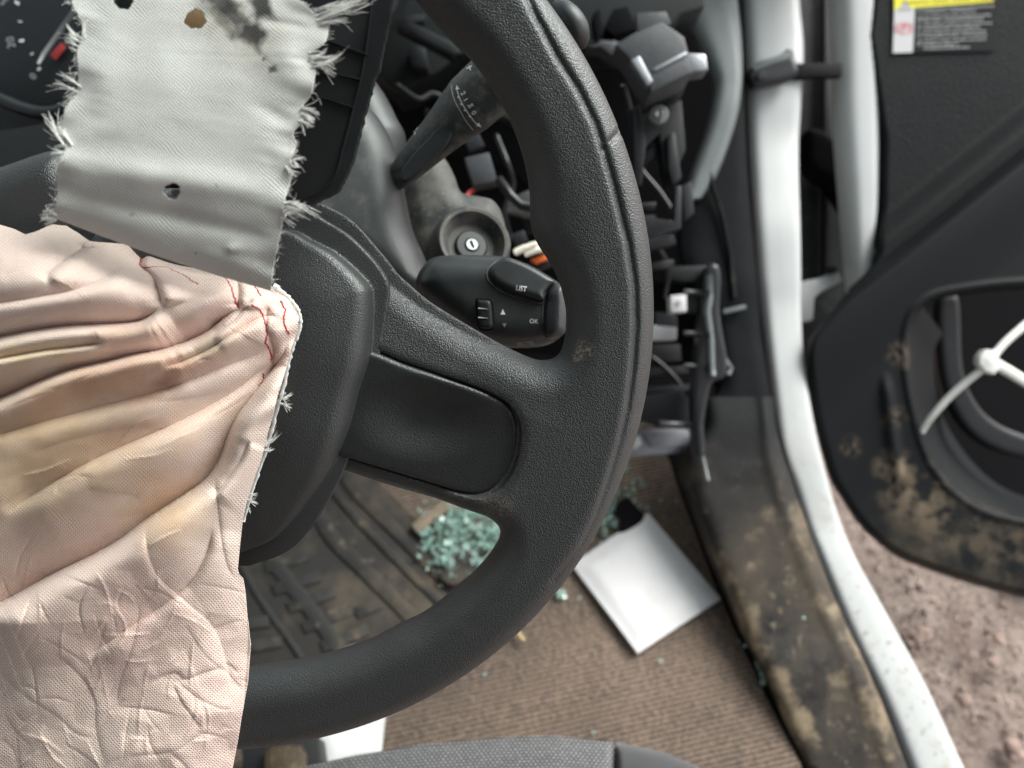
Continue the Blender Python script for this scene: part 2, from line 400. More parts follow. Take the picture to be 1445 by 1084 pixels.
M['tan'] = mat('tan_fabric', (.50, .33, .18), .8, var=.3)
M['dial'] = mat('dial_face', (.008, .009, .011), .35)
M['red'] = mat('red_mark', (.35, .03, .03), .5)
M['orange'] = mat('orange_wire', (.75, .16, .03), .45)
M['cream'] = mat('cream_wire', (.70, .66, .56), .45)
M['yellow'] = mat('yellow_print', (.85, .78, .02), .5)
M['red_print'] = mat('red_print', (.65, .10, .12), .5)
M['black_print'] = mat('black_print', (.02, .02, .02), .5)
M['thread'] = mat('white_thread', (.80, .79, .76), .6, sheen=.4)
M['red_thread'] = mat('red_thread', (.45, .02, .03), .7)
M['mat_rubber'] = mat('muddy_rubber', (.018, .018, .017), .6, fine=(400, .0006), dust=[((.13, .10, .065), 16, .5, .68, .6), ((.24, .18, .12), 60, .6, .68, .5)])
M['mat_base'] = mat('mat_base_rubber', (.022, .020, .018), .75, fine=(300, .0006), dust=[((.15, .12, .08), 12, .48, .7, .6)])

def weave(name, colfn, pitch, rough, bump, spec=.4, sheen=.3, trans=0.):
    """woven cloth from UV in metres"""
    m = bpy.data.materials.new(name); m.use_nodes = True; nt = m.node_tree; N = nt.nodes; L = nt.links; b = N['Principled BSDF']
    uv = N.new('ShaderNodeUVMap'); uv.uv_map = 'UVMap'; co = uv.outputs[0]
    def nz(scale, det=4, src=co, r=.6):
        n = N.new('ShaderNodeTexNoise'); n.inputs['Scale'].default_value = scale; n.inputs['Detail'].default_value = det; n.inputs['Roughness'].default_value = r; L.new(src, n.inputs['Vector']); return n.outputs[0]
    def mth(op, a, c=None):
        x = N.new('ShaderNodeMath'); x.operation = op
        for i, s in enumerate((a, c)):
            if s is None: continue
            if isinstance(s, (int, float)): x.inputs[i].default_value = s
            else: L.new(s, x.inputs[i])
        return x.outputs[0]
    def ramp(src, a, c, o0=0., o1=1.):
        r = N.new('ShaderNodeMapRange'); r.inputs['From Min'].default_value = a; r.inputs['From Max'].default_value = c; r.inputs['To Min'].default_value = o0; r.inputs['To Max'].default_value = o1; L.new(src, r.inputs['Value']); return r.outputs[0]
    def mix(f, a, c):
        x = N.new('ShaderNodeMix'); x.data_type = 'RGBA'
        if isinstance(f, float): x.inputs[0].default_value = f
        else: L.new(f, x.inputs[0])
        for i, s in ((6, a), (7, c)):
            if isinstance(s, tuple): x.inputs[i].default_value = (*s, 1)
            else: L.new(s, x.inputs[i])
        return x.outputs[2]
    wob = nz(60, 2); sx = N.new('ShaderNodeSeparateXYZ'); L.new(co, sx.inputs[0])
    K = 2 * math.pi / pitch
    U_ = mth('MULTIPLY', mth('ADD', sx.outputs[0], mth('MULTIPLY', wob, .004)), K); V_ = mth('MULTIPLY', mth('ADD', sx.outputs[1], mth('MULTIPLY', nz(45, 2), .004)), K)
    cu, cv = mth('COSINE', U_), mth('COSINE', V_)
    h = mth('ADD', mth('MULTIPLY', mth('MULTIPLY', mth('SINE', mth('MULTIPLY', U_, .5)), mth('SINE', mth('MULTIPLY', V_, .5))), .9), mth('MULTIPLY', mth('ADD', cu, cv), .35))
    col = colfn(N, L, sx, nz, mth, ramp, mix)
    dk = ramp(mth('ADD', cu, cv), -1.6, .6, .82, 1.0)
    vm = N.new('ShaderNodeVectorMath'); vm.operation = 'SCALE'; L.new(col, vm.inputs[0]); L.new(dk, vm.inputs['Scale']); L.new(vm.outputs[0], b.inputs['Base Color'])
    bp = N.new('ShaderNodeBump'); bp.inputs['Distance'].default_value = bump; L.new(h, bp.inputs['Height']); L.new(bp.outputs[0], b.inputs['Normal'])
    b.inputs['Roughness'].default_value = rough; b.inputs['Specular IOR Level'].default_value = spec; b.inputs['Sheen Weight'].default_value = sheen
    return m
PX = .27 / FPX      # metres per photo pixel on the cloths
def pink_col(N, L, sx, nz, mth, ramp, mix):
    base = (.80, .60, .53); c = mix(ramp(nz(14, 3), .35, .7), base, (.85, .70, .61))
    def blob(x, y, rx, ry, colr, st, cur, ang=0):
        ca, sa = math.cos(ang), math.sin(ang)
        dx = mth('SUBTRACT', sx.outputs[0], x * PX); dy = mth('SUBTRACT', sx.outputs[1], -y * PX)
        ex = mth('DIVIDE', mth('ADD', mth('MULTIPLY', dx, ca), mth('MULTIPLY', dy, sa)), rx * PX)
        ey = mth('DIVIDE', mth('SUBTRACT', mth('MULTIPLY', dy, ca), mth('MULTIPLY', dx, sa)), ry * PX)
        r = mth('SQRT', mth('ADD', mth('MULTIPLY', ex, ex), mth('MULTIPLY', ey, ey)))
        r = mth('ADD', r, mth('MULTIPLY', mth('SUBTRACT', nz(90, 4), .5), 1.1))
        return mix(mth('MULTIPLY', ramp(r, 1.1, .1), st), cur, colr)
    c = blob(60, 640, 260, 120, (.76, .51, .31), .85, c, .25)
    c = blob(30, 500, 120, 22, (.84, .64, .40), .85, c, .1)
    c = blob(260, 520, 110, 30, (.56, .30, .18), .7, c, .5)
    c = blob(300, 490, 55, 14, (.55, .50, .36), .6, c, .4)
    c = blob(120, 545, 150, 30, (.68, .37, .21), .75, c, .35)
    c = blob(240, 730, 70, 60, (.76, .50, .29), .7, c)
    c = blob(60, 700, 80, 35, (.45, .34, .22), .5, c)
    c = blob(230, 540, 22, 12, (.40, .15, .09), .6, c)
    c = blob(180, 470, 90, 16, (.66, .40, .25), .5, c, .15); c = blob(20, 600, 90, 22, (.62, .42, .22), .5, c, -.1); c = blob(150, 620, 60, 18, (.60, .34, .20), .4, c, .4)
    c = mix(mth('MULTIPLY', ramp(nz(500, 3), .72, .76), .5), c, (.25, .18, .12))
    return c
def grey_col(N, L, sx, nz, mth, ramp, mix):
    c = mix(ramp(nz(20, 3), .35, .7), (.62, .605, .575), (.69, .675, .65))
    def stain(x, y, rx, ry, ang, st, cur, colr=(.012, .010, .007), hard=.5):
        ca, sa = math.cos(ang), math.sin(ang)
        dx = mth('SUBTRACT', sx.outputs[0], x * PX); dy = mth('SUBTRACT', sx.outputs[1], -y * PX)
        ex = mth('ABSOLUTE', mth('DIVIDE', mth('ADD', mth('MULTIPLY', dx, ca), mth('MULTIPLY', dy, sa)), rx * PX))
        ey = mth('ABSOLUTE', mth('DIVIDE', mth('SUBTRACT', mth('MULTIPLY', dy, ca), mth('MULTIPLY', dx, sa)), ry * PX))
        r = mth('MAXIMUM', ex, ey); r = mth('ADD', r, mth('MULTIPLY', mth('SUBTRACT', nz(200, 6), .5), 1.3))
        return mix(mth('MULTIPLY', ramp(r, 1.15, hard), st), cur, colr)
    c = stain(335, 40, 80, 48, -.6, .5, c, (.30, .24, .16), .1); c = stain(354, 48, 25, 18, -.5, .95, c); c = stain(368, 8, 16, 25, .3, .94, c); c = stain(312, 4, 30, 17, -.7, .85, c); c = stain(328, 22, 28, 11, -.8, .85, c)
    c = stain(318, 36, 36, 8, -.95, .6, c, (.07, .06, .045), .3); c = stain(296, 16, 30, 9, -.6, .5, c, (.10, .085, .06), .2)
    c = stain(385, 98, 7, 6, .2, .85, c); c = stain(373, 84, 3, 3, .2, .7, c); c = stain(370, 75, 40, 4, -.8, .4, c, (.2, .16, .1), .1)
    c = stain(186, 303, 4, 3, .6, .5, c, (.15, .14, .13)); c = stain(277, 357, 3, 2, .6, .5, c, (.1, .1, .1)); c = stain(306, 262, 4, 1.2, -.9, .6, c, (.1, .1, .1))
    return c
M['pink'] = weave('pink_nylon_cloth', pink_col, .00066, .62, .00010, spec=.3, sheen=.25)
M['grey_cloth'] = weave('coated_grey_cloth', grey_col, .00070, .42, .00010, spec=.45, sheen=0.)

# ================================================================== STEERING WHEEL
A2 = lambda pts, w=0.: wl(np.array(pts, float)[:, 0], np.array(pts, float)[:, 1], w)
wheel = thing('steering_wheel', 'black grained steering wheel with a moulded grip, dusty at the right spoke', 'steering wheel', WO)
inner_top = [(586, 0), (629, 50), (666, 86), (699, 133), (722, 176), (739, 226), (747, 270), (749, 319), (760, 347), (775, 370), (789, 398), (798, 433), (799, 455), (797, 478), (791, 497), (782, 506), (770, 509), (752, 507), (712, 489), (659, 459), (606, 426), (579, 403), (562, 388), (545, 366), (500, 315), (462, 292), (432, 284), (330, 270), (200, 262), (112, 240), (82, 211), (0, 235), (-60, 252)]
low_open = [(486, 664), (544, 684), (608, 702), (656, 716), (684, 724), (698, 733), (705, 744), (705, 758), (696, 776), (672, 806), (640, 834), (600, 866), (560, 886), (512, 910), (440, 932), (352, 946)]
p_top = A2(inner_top); p_low = A2(low_open)
def arc(r, a0, a1, n): a = np.radians(np.linspace(a0, a1, n)); return np.stack([r * np.cos(a), r * np.sin(a)], 1)
RI = WR * .825
a0 = math.degrees(math.atan2(p_top[0][1], p_top[0][0]))
holeA = np.vstack([smooth_open(p_top[:], 4), arc(RI, 172, a0 + 8, 40)])
a1 = math.degrees(math.atan2(p_low[-1][1], p_low[-1][0])) % 360
holeB = np.vstack([smooth_open(p_low, 4), arc(RI * 1.0, a1 - 6, 205, 30), A2([(-60, 470), (60, 560), (120, 660), (250, 700), (370, 690), (440, 650)])])
groove1 = A2([(735, -25), (752, 20), (785, 83), (815, 130), (838, 176), (850, 213), (864, 262), (878, 320), (884, 342), (893, 400), (895, 457), (891, 515), (883, 576), (872, 622), (858, 668), (838, 727), (817, 770), (780, 815)], .009)
seam = A2([(849, 211), (873, 187), (885, 175)], .009)
pad_line = smooth_open(A2([(500, 485), (534.6, 497.5), (569, 512), (619, 529), (669, 546), (702, 559), (720, 571), (731, 589), (734.5, 609), (733, 628), (728, 650), (717, 672), (699, 691), (676, 699), (646, 695), (603, 682), (560, 669), (486, 647)], .008), 4)
pad_poly = np.vstack([pad_line, A2([(440, 640), (440, 470)], .008)])
_pl = smooth_open(A2([(470, 474), (500, 485), (534.6, 497.5), (569, 512), (619, 529), (669, 546), (702, 559), (735, 580), (900, 640)], .008), 3)
pad_top = np.vstack([_pl, A2([(900, 1000), (400, 1000), (380, 440)], .008)])
def wheel_sd(G):
    disc = np.hypot(G[:, 0], G[:, 1]) - WR
    return np.maximum(np.maximum(disc, -poly_sd(G, holeA)), -poly_sd(G, holeB))
def wheel_H(G, d):
    r = np.hypot(G[:, 0], G[:, 1])
    t_ = poly_sd(G, pad_top); return .0135 - .005 * sst(-r, -.150, -.115) - .0078 * np.clip(t_ / .036, 0, 1) * sst(-r, -.172, -.125) * (G[:, 0] > 0)
def wheel_groove(G):
    out = np.zeros(len(G), np.float32)
    near = (G[:, 0] > .02)
    g = G[near]; r = np.hypot(g[:, 0], g[:, 1])
    d, s, t = line_d(g, groove1)
    amp = .0016 * (1 - sst(t, .45, .95)) + .0004
    o = amp * np.exp(-(d / .0013) ** 2)
    # crease: surface outboard of the line sits a little lower
    o += .0007 * sst(s * d, -.0008, .0008) * sst(r, .150, .165) * (1 - sst(t, .8, 1.))
    d2, s2, t2 = line_d(g, seam); o += .0014 * np.exp(-(d2 / .0009) ** 2)
    sp = poly_sd(g, pad_poly); o += .0042 * sst(-sp, -.0007, .0007)
    o += .0006 * np.exp(-((sp - .0012) / .0009) ** 2)
    out[near] = o; return out
wheel_body = wheel_sdf('rim_and_spokes', np.array([[-WR, -WR], [WR, WR]]), .0135, .0128, M['wheel'], wheel, .00085, Hf=wheel_H, extra=wheel_groove, sd=wheel_sd)
# thumb insert
gc = A2([(600, 590)], .008)[0]
def insert_front(G):
    sp = poly_sd(G, pad_poly)
    q = G - gc; e = np.sqrt((q[:, 0] / .030) ** 2 + (q[:, 1] / .0185) ** 2)
    return .0046 * (1 - sst(e, .15, 1.05)) - .0003
wheel_sdf('spoke_insert', pad_poly, .0090, .0022, M['insert'], wheel, .0006, sd=lambda G: np.maximum(poly_sd(G, pad_poly) + .0007, -(G[:, 0] - A2([(478, 560)])[0][0])), extra=insert_front, Hf=lambda G, d: np.full_like(d, .0090))
# hub cover
cov = [(420, 293), (453, 311), (486, 331), (513, 356), (533, 380), (545, 402), (545, 428), (538, 473), (531, 513), (516, 559), (503, 609), (488, 654), (472, 690), (442, 742), (416, 774), (392, 790), (362, 801), (330, 806), (240, 790), (160, 720), (110, 600), (95, 450), (120, 340), (200, 285), (320, 275)]
cov2 = smooth_closed(A2(cov, .012), 4)
def cover_groove(G):
    d = poly_sd(G, cov2)
    q = G - A2([(470, 560)], .02)[0]; return .0035 * (1 - sst(-d, 0, .026)) + .0075 * sst(np.hypot(q[:, 0] * .6, q[:, 1]), .010, .075) * sst(G[:, 0], -.02, .03)
wheel_sdf('hub_cover', cov2, .0165, .0110, M['cover'], wheel, .0009, w0=.010, extra=cover_groove)

# ================================================================== TORN LID (black plastic flap over the hub)
def WD(off):
    return lambda x, y: wdepth(x, y) - off
lid = thing('torn_airbag_lid', 'torn black plastic airbag lid with moulded ribs standing behind the grey cloth strip', 'plastic lid', at(np.array(430.), np.array(200.), np.array(.26)))
lid_pts = [(330, -60), (556, -60), (553, -10), (549, 30), (544, 50), (541, 66), (537, 84), (535, 97), (530, 104), (527, 112), (524, 125), (519, 143), (514, 160), (509, 182), (502, 209), (499, 222), (492, 240), (484, 254), (479, 266), (470, 273), (452, 281), (436, 290), (424, 296), (400, 306), (340, 300)]
lidD = lambda x, y: wdepth(x, y) * .885
rg = []
for i in range(len(lid_pts)):                    # ragged broken edge
    a, b = np.array(lid_pts[i - 1], float), np.array(lid_pts[i], float); n = max(1, int(np.linalg.norm(b - a) / 3)) if b[0] > 420 else 1
    for k in range(n):
        p = a + (b - a) * (k + 1) / n; rg.append(p + (rng.normal(0, .55, 2) if n > 1 else 0))
prism('lid_panel', rg, lidD, .0032, M['black_satin'], lid, bev=.0004)
for a, b in (((440, 49), (518, 77)), ((436, 96), (509, 112)), ((424, 128), (498, 151))):
    a = np.array(a, float); b = np.array(b, float); t = (b - a) / np.linalg.norm(b - a); nn = np.array([-t[1], t[0]]) * 1.3
    prism('rib', [a - nn, b - nn, b + nn, a + nn], lambda x, y: lidD(x, y) - .0011, .0016, M['black_satin'], lid, bev=.0002)
edge = [(526, -60), (524, 0), (519, 50), (511, 100), (499, 150), (486, 200), (474, 245), (462, 262), (440, 275), (405, 288)]
e2 = smooth_open(edge, 4); tg = np.gradient(e2, axis=0); tg /= np.linalg.norm(tg, axis=1)[:, None]; nrm = np.stack([-tg[:, 1], tg[:, 0]], 1)
prism('edge_step', np.vstack([e2 - nrm * 1, (e2 + nrm * 1.)[::-1]]), lambda x, y: lidD(x, y) - .0008, .0012, M['black_satin'], lid, bev=.0002)

# ================================================================== GREY COATED CLOTH STRIP
sL = [(100, -30), (101, 0), (104, 10), (115, 33), (116, 50), (109, 74), (111, 96), (111, 120), (101, 140), (91, 160), (88, 186), (95, 206), (85, 223), (81, 252), (81, 282), (72, 305)]
sR = [(405, -30), (417, -4), (426, 3), (445, 20), (462, 37), (458, 60), (435, 80), (445, 96), (439, 133), (426, 152), (427, 170), (414, 188), (418, 204), (410, 228), (411, 252), (402, 282), (398, 318), (388, 366), (382, 410)]
def resamp(pts, n):
    p = smooth_open(pts, 6); s = np.r_[0, np.cumsum(np.linalg.norm(np.diff(p, axis=0), axis=1))]; t = np.linspace(0, s[-1], n)
    return np.stack([np.interp(t, s, p[:, 0]), np.interp(t, s, p[:, 1])], 1)
nr, nc = 440, 330
l_, r_ = resamp(sL, nr), resamp(sR, nr); u = np.linspace(0, 1, nc)[None, :]; t = np.linspace(0, 1, nr)[:, None]
X = l_[:, :1] * (1 - u) + r_[:, :1] * u; Y = l_[:, 1:] * (1 - u) + r_[:, 1:] * u
Y = Y + 5 * np.sin(math.pi * u) * t ** 4
def fbm(X, Y, s, seed=0., oct=3):
    out = np.zeros(X.shape); sh = X.shape; a = 1.
    for o in range(oct):
        g = s * 2 ** o; xs = X.ravel() * g + seed; ys = Y.ravel() * g - seed
        # value noise, vectorised
        xi = np.floor(xs).astype(int); yi = np.floor(ys).astype(int); fx = xs - xi; fy = ys - yi; fx = fx * fx * (3 - 2 * fx); fy = fy * fy * (3 - 2 * fy)
        H_ = lambda i, j: (np.sin(i * 127.1 + j * 311.7 + o * 17.3) * 43758.5453) % 1.0
        v = (H_(xi, yi) * (1 - fx) + H_(xi + 1, yi) * fx) * (1 - fy) + (H_(xi, yi + 1) * (1 - fx) + H_(xi + 1, yi + 1) * fx) * fy
        out += a * (v.reshape(sh) - .5); a *= .5
    return out
def facets(X, Y, s_, seed):
    """piecewise-linear noise on a jittered triangular lattice: flat facets with sharp creases"""
    g = np.random.default_rng(seed); wx = .35 * s_ * fbm(X, Y, .7 / s_, seed + .5, 2); wy = .35 * s_ * fbm(X, Y, .7 / s_, seed + 7.5, 2)
    x, y = (X + wx) / s_, (Y + wy) / s_ * 1.1547; x = x - y * .5 + 100; y = y + 100; xi, yi = np.floor(x).astype(int), np.floor(y).astype(int); fx, fy = x - xi, y - yi
    tb = g.random((211, 211)); H_ = lambda i, j: tb[i % 211, j % 211]
    a, b, c, d = H_(xi, yi), H_(xi + 1, yi), H_(xi, yi + 1), H_(xi + 1, yi + 1)
    return np.where(fx + fy < 1, a + (b - a) * fx + (c - a) * fy, d + (c - d) * (1 - fx) + (b - d) * (1 - fy)) - .5
def facets_(X, Y, s_): return facets(X, Y, s_, 31)
def bump2(X, Y, x, y, rx, ry, ang=0):
    ca, sa = math.cos(ang), math.sin(ang); dx, dy = X - x, Y - y
    return np.exp(-(((dx * ca + dy * sa) / rx) ** 2 + ((dy * ca - dx * sa) / ry) ** 2))
def creases(X, Y, lst):
    """lst: (points, amp, soft_up, decay_up, decay_down) - the side left of travel is raised"""
    h = np.zeros(X.size); P = np.stack([X.ravel(), Y.ravel()], 1)
    for pts, A, e, Lu, Ld, B in lst:
        sp = smooth_open(pts, 5); reach = 5.5 * max(Lu, Ld); lo = sp.min(0) - reach; hi = sp.max(0) + reach
        m = ((P > lo) & (P < hi)).all(1); d, s, tt = line_d(P[m], sp)
        tap = sst(tt, 0, .12) * (1 - sst(tt, .85, 1.)); endf = np.where((tt <= 0) | (tt >= 1), 0, 1) * tap
        up = A * (1 - np.exp(-d / e)) * np.exp(-(d / Lu) ** 1.5); dn = -B * np.exp(-d / Ld)
        h[m] += np.where(s < 0, up - B, dn + 0) * endf + B * endf * (s < 0) * (1 - np.exp(-d / Ld))
    return h.reshape(X.shape)
hs = .0030 * bump2(X, Y, 250, 255, 210, 22, .14) + .0030 * bump2(X, Y, 260, 120, 130, 95) - .0020 * bump2(X, Y, 270, 312, 170, 14, .2) \
   + .0014 * bump2(X, Y, 330, 372, 50, 14, .3) + .0016 * bump2(X, Y, 140, 95, 30, 60) + .0010 * bump2(X, Y, 120, 190, 60, 16, -.2) \
   + .0020 * bump2(X, Y, 400, 70, 30, 44, -.4) - .0010 * bump2(X, Y, 400, 34, 50, 8, .15) - .0010 * bump2(X, Y, 398, 168, 40, 11, .45) + .0010 * bump2(X, Y, 415, 110, 20, 22) \
   + .0010 * bump2(X, Y, 330, 350, 12, 8) + .0006 * bump2(X, Y, 325, 352, 6, 5)
Xr, Yr = X * .83 + Y * .56, Y * .83 - X * .56
hs += .0016 * fbm(Xr, Yr, 1 / 85., 3., 2) + .0007 * fbm(Xr * .6 + Yr, Yr, 1 / 30., 9., 2) * (.2 + np.clip((np.abs(u - .5) - .25) * 3.5, 0, 1)) + .0007 * facets_(X, Y, 70.)
hs *= .62
hs += -.010 * t ** 8 - .019 * (1 - t) + .006 * t
hs += .0007 * np.sin(Y / 11.) * (1 - sst(u, 0, .12)) + .0007 * np.sin(Y / 9. + 1) * sst(u, .9, 1)
D = wdepth(X, Y) - .058 - hs
V = at(X, Y, D); uvS = np.stack([X * PX, -Y * PX], -1)
Fg = grid_faces(nr, nc); P2 = np.stack([X.ravel(), Y.ravel()], 1); V = V.reshape(-1, 3); kill = np.zeros(len(P2), bool)
for hx, hy, rx, ry in ((243, 270, 12.5, 12), (276, 28, 16, 14.5), (175, 0, 14, 15)):
    dx, dy = P2[:, 0] - hx, P2[:, 1] - hy; an = np.arctan2(dy, dx); rr = np.hypot(dx / rx, dy / ry) / (1 + .06 * np.sin(3 * an + hx) + .05 * np.sin(7 * an)); inn = rr < 1; kill |= inn
fk = kill[Fg].all(1); Fg = Fg[~fk]
strip = thing('coated_cloth_strip', 'grey coated cloth strip with frayed sides, punched holes and sooty stains', 'cloth strip', at(np.array(250.), np.array(300.), np.array(.25)))
sc_ = obj('cloth', V, Fg, M['grey_cloth'], strip, uv=uvS.reshape(-1, 2))
md = sc_.modifiers.new('thick', 'SOLIDIFY'); md.thickness = .0005; md.offset = 0
def strip_at(px, py, off=0.):
    i = np.argmin((P2[:, 0] - px) ** 2 + (P2[:, 1] - py) ** 2); return V[i]
def tuft(name, px, py, ang, length, spread, n, m, parent, base, curl=.5, rad=.00010, width=6):
    """loose yarns: a few twisted sub-bundles; ang in degrees in the picture sense (0 = right, 90 = up)"""
    parts = []; nb = max(2, int(round(width / 4.)))
    for b_i in range(nb):
        ab = ang + rng.normal(0, spread * .45); lb = length * rng.uniform(.45, 1.0); bend0 = rng.normal(0, abs(curl) + .1); wb = (b_i / max(1, nb - 1) - .5) * width
        for k in range(int(n * 1.6 / nb) + 3):
            a = math.radians(ab + rng.normal(0, 4)); d0 = np.array([math.cos(a), math.sin(a)]); side = np.array([-math.sin(math.radians(ang)), math.cos(math.radians(ang))])
            s0 = base + (CR * side[0] + CU * side[1]) * (wb + rng.normal(0, .7)) * PX - CF * rng.uniform(0, .0006) - (CR * math.cos(math.radians(ang)) + CU * math.sin(math.radians(ang))) * 1.5 * PX
            Lk = lb * PX * rng.uniform(.55, 1.05); m_ = 10; tt = np.linspace(0, 1, m_); bend = bend0 + rng.normal(0, .10) + (rng.normal(0, .6) if rng.random() < .12 else 0)
            cx = d0[0] * tt - d0[1] * bend * tt ** 2; cy = d0[1] * tt + d0[0] * bend * tt ** 2
            wig = .018 * np.sin(tt * rng.uniform(6, 16) + rng.uniform(0, 6)) * tt; cx = cx + wig * -d0[1]; cy = cy + wig * d0[0]
            cz = rng.normal(0, .12) * tt + .10 * np.sin(tt * 4)
            Pk = s0 + Lk * (cx[:, None] * CR + cy[:, None] * CU + (cz * .6)[:, None] * -CF)
            parts.append(tube('', Pk, rad * rng.uniform(.6, 1.3) * np.linspace(1, .6, m_), None, n=4, raw=True))
    Vv, Ff = join_raw(parts); return obj(name, Vv, Ff, m, parent)
for (px, py, ang, ln, sp, n, cl, w) in (
    (448, 26, 12, 88, 7, 34, .10, 18), (446, 84, -12, 50, 8, 22, .28, 12), (436, 84, 20, 30, 6, 16, -.1, 14), (428, 160, 8, 26, 14, 18, .3, 12), (425, 168, -25, 22, 16, 14, .3, 8),
    (410, 232, -55, 22, 16, 20, .2, 12), (411, 226, 45, 22, 16, 12, .3, 6), (400, 296, 25, 42, 12, 26, .35, 14), (399, 305, -5, 24, 12, 10, .3, 8),
    (112, 128, 145, 55, 10, 18, .1, 8), (108, 132, 205, 26, 20, 12, .3, 12), (114, 58, 120, 34, 16, 22, .2, 16), (110, 66, 160, 24, 16, 12, .2, 12), (101, 2, 150, 12, 20, 8, .2, 8),
    (98, 206, 118, 55, 7, 22, -.45, 8), (94, 210, 185, 26, 10, 10, .1, 8), (90, 222, 190, 16, 20, 8, .1, 8), (80, 300, 170, 26, 22, 26, .2, 18), (76, 308, 205, 24, 18, 18, .2, 10)):
    tuft('frayed_threads', px, py, ang, ln, sp, n, M['thread'], strip, strip_at(px, py), cl, width=w)

for side_, pts_ in (('left', l_), ('right', r_)):
    fr_ = []
    for k in range(170):
        q = pts_[rng.integers(10, len(pts_) - 8)]; b0 = strip_at(q[0], q[1]); a = math.radians((180 if side_ == 'left' else 0) + rng.normal(0, 35)); Lk = PX * (2 + rng.exponential(3.2)); m_ = 5; tt = np.linspace(0, 1, m_); bn = rng.normal(0, .7)
        cx = math.cos(a) * tt - math.sin(a) * bn * tt ** 2; cy = math.sin(a) * tt + math.cos(a) * bn * tt ** 2
        fr_.append(tube('', b0 + Lk * (cx[:, None] * CR + cy[:, None] * CU - (rng.normal(0, .3) * tt)[:, None] * CF), .00007, None, n=3, raw=True))
    v_, f_ = join_raw(fr_); stuff(obj('edge_fray', v_, f_, M['thread'], strip))

# ================================================================== PINK AIRBAG CLOTH
rx_tab = [(310, 86), (316, 90), (325, 112), (333, 130), (345, 230), (370, 310), (398, 375), (409, 389), (414, 398), (428, 411), (436, 417), (448, 422), (466, 420), (489, 412), (523, 403), (556, 392), (589, 384), (609, 378), (649, 368), (670, 360), (710, 347), (734, 342), (770, 338), (803, 335), (810, 337), (816, 343), (835, 346), (858, 348), (885, 351), (910, 354), (962, 350), (1010, 341), (1042, 336), (1084, 328), (1140, 318)]
ys = np.array([a for a, b in rx_tab], float); xs_ = np.array([b for a, b in rx_tab], float)
nr, nc = 620, 440
y0 = np.linspace(312, 1140, nr)[:, None]; u = np.linspace(0, 1, nc)[None, :]; x0 = -210.
X = x0 + (np.interp(y0, ys, xs_) - x0) * u
Y = y0 + 0 * u
ytop = np.interp(X, [-210, 0, 20, 36, 50, 70, 90, 110, 126, 200, 400], [330, 320, 326, 334, 330, 321, 315, 322, 332, 330, 330]); Y = Y + (ytop - 314) * np.exp(-(y0 - 312) / 30.)
BG = [   # big folds. travel direction chosen so that the raised side is on the right hand in the picture sense (s<0)
 ([(232, 430), (199, 452), (150, 457), (100, 459), (40, 467), (-30, 482), (-80, 490)], .0065, 9, 50, 14, .0032),
 ([(150, 478), (133, 486), (66, 494), (0, 506), (-80, 520)], .0035, 6, 16, 12, .0020),
 ([(345, 430), (318, 447), (292, 468), (262, 482), (229, 493), (190, 500), (150, 510), (100, 521), (50, 540), (0, 562), (-80, 590)], .0085, 9, 34, 22, .0040),
 ([(408, 470), (400, 500), (382, 524), (358, 556), (334, 588), (320, 618), (309, 648), (290, 676), (256, 700), (208, 731), (170, 760), (132, 782), (72, 811), (0, 850), (-80, 880)], .0130, 14, 85, 26, .0045),
 ([(205, 352), (200, 376), (214, 388), (224, 410), (230, 436)], .0042, 6, 30, 12, .0022),
 ([(130, 340), (112, 356), (92, 368), (72, 384), (64, 400)], .0022, 6, 24, 10, .0012),
 ([(335, 392), (338, 412), (336, 436)], .0028, 5, 22, 12, .0014),
 ([(380, 430), (376, 462), (386, 492), (384, 520)], .0020, 6, 30, 8, .0010),
]
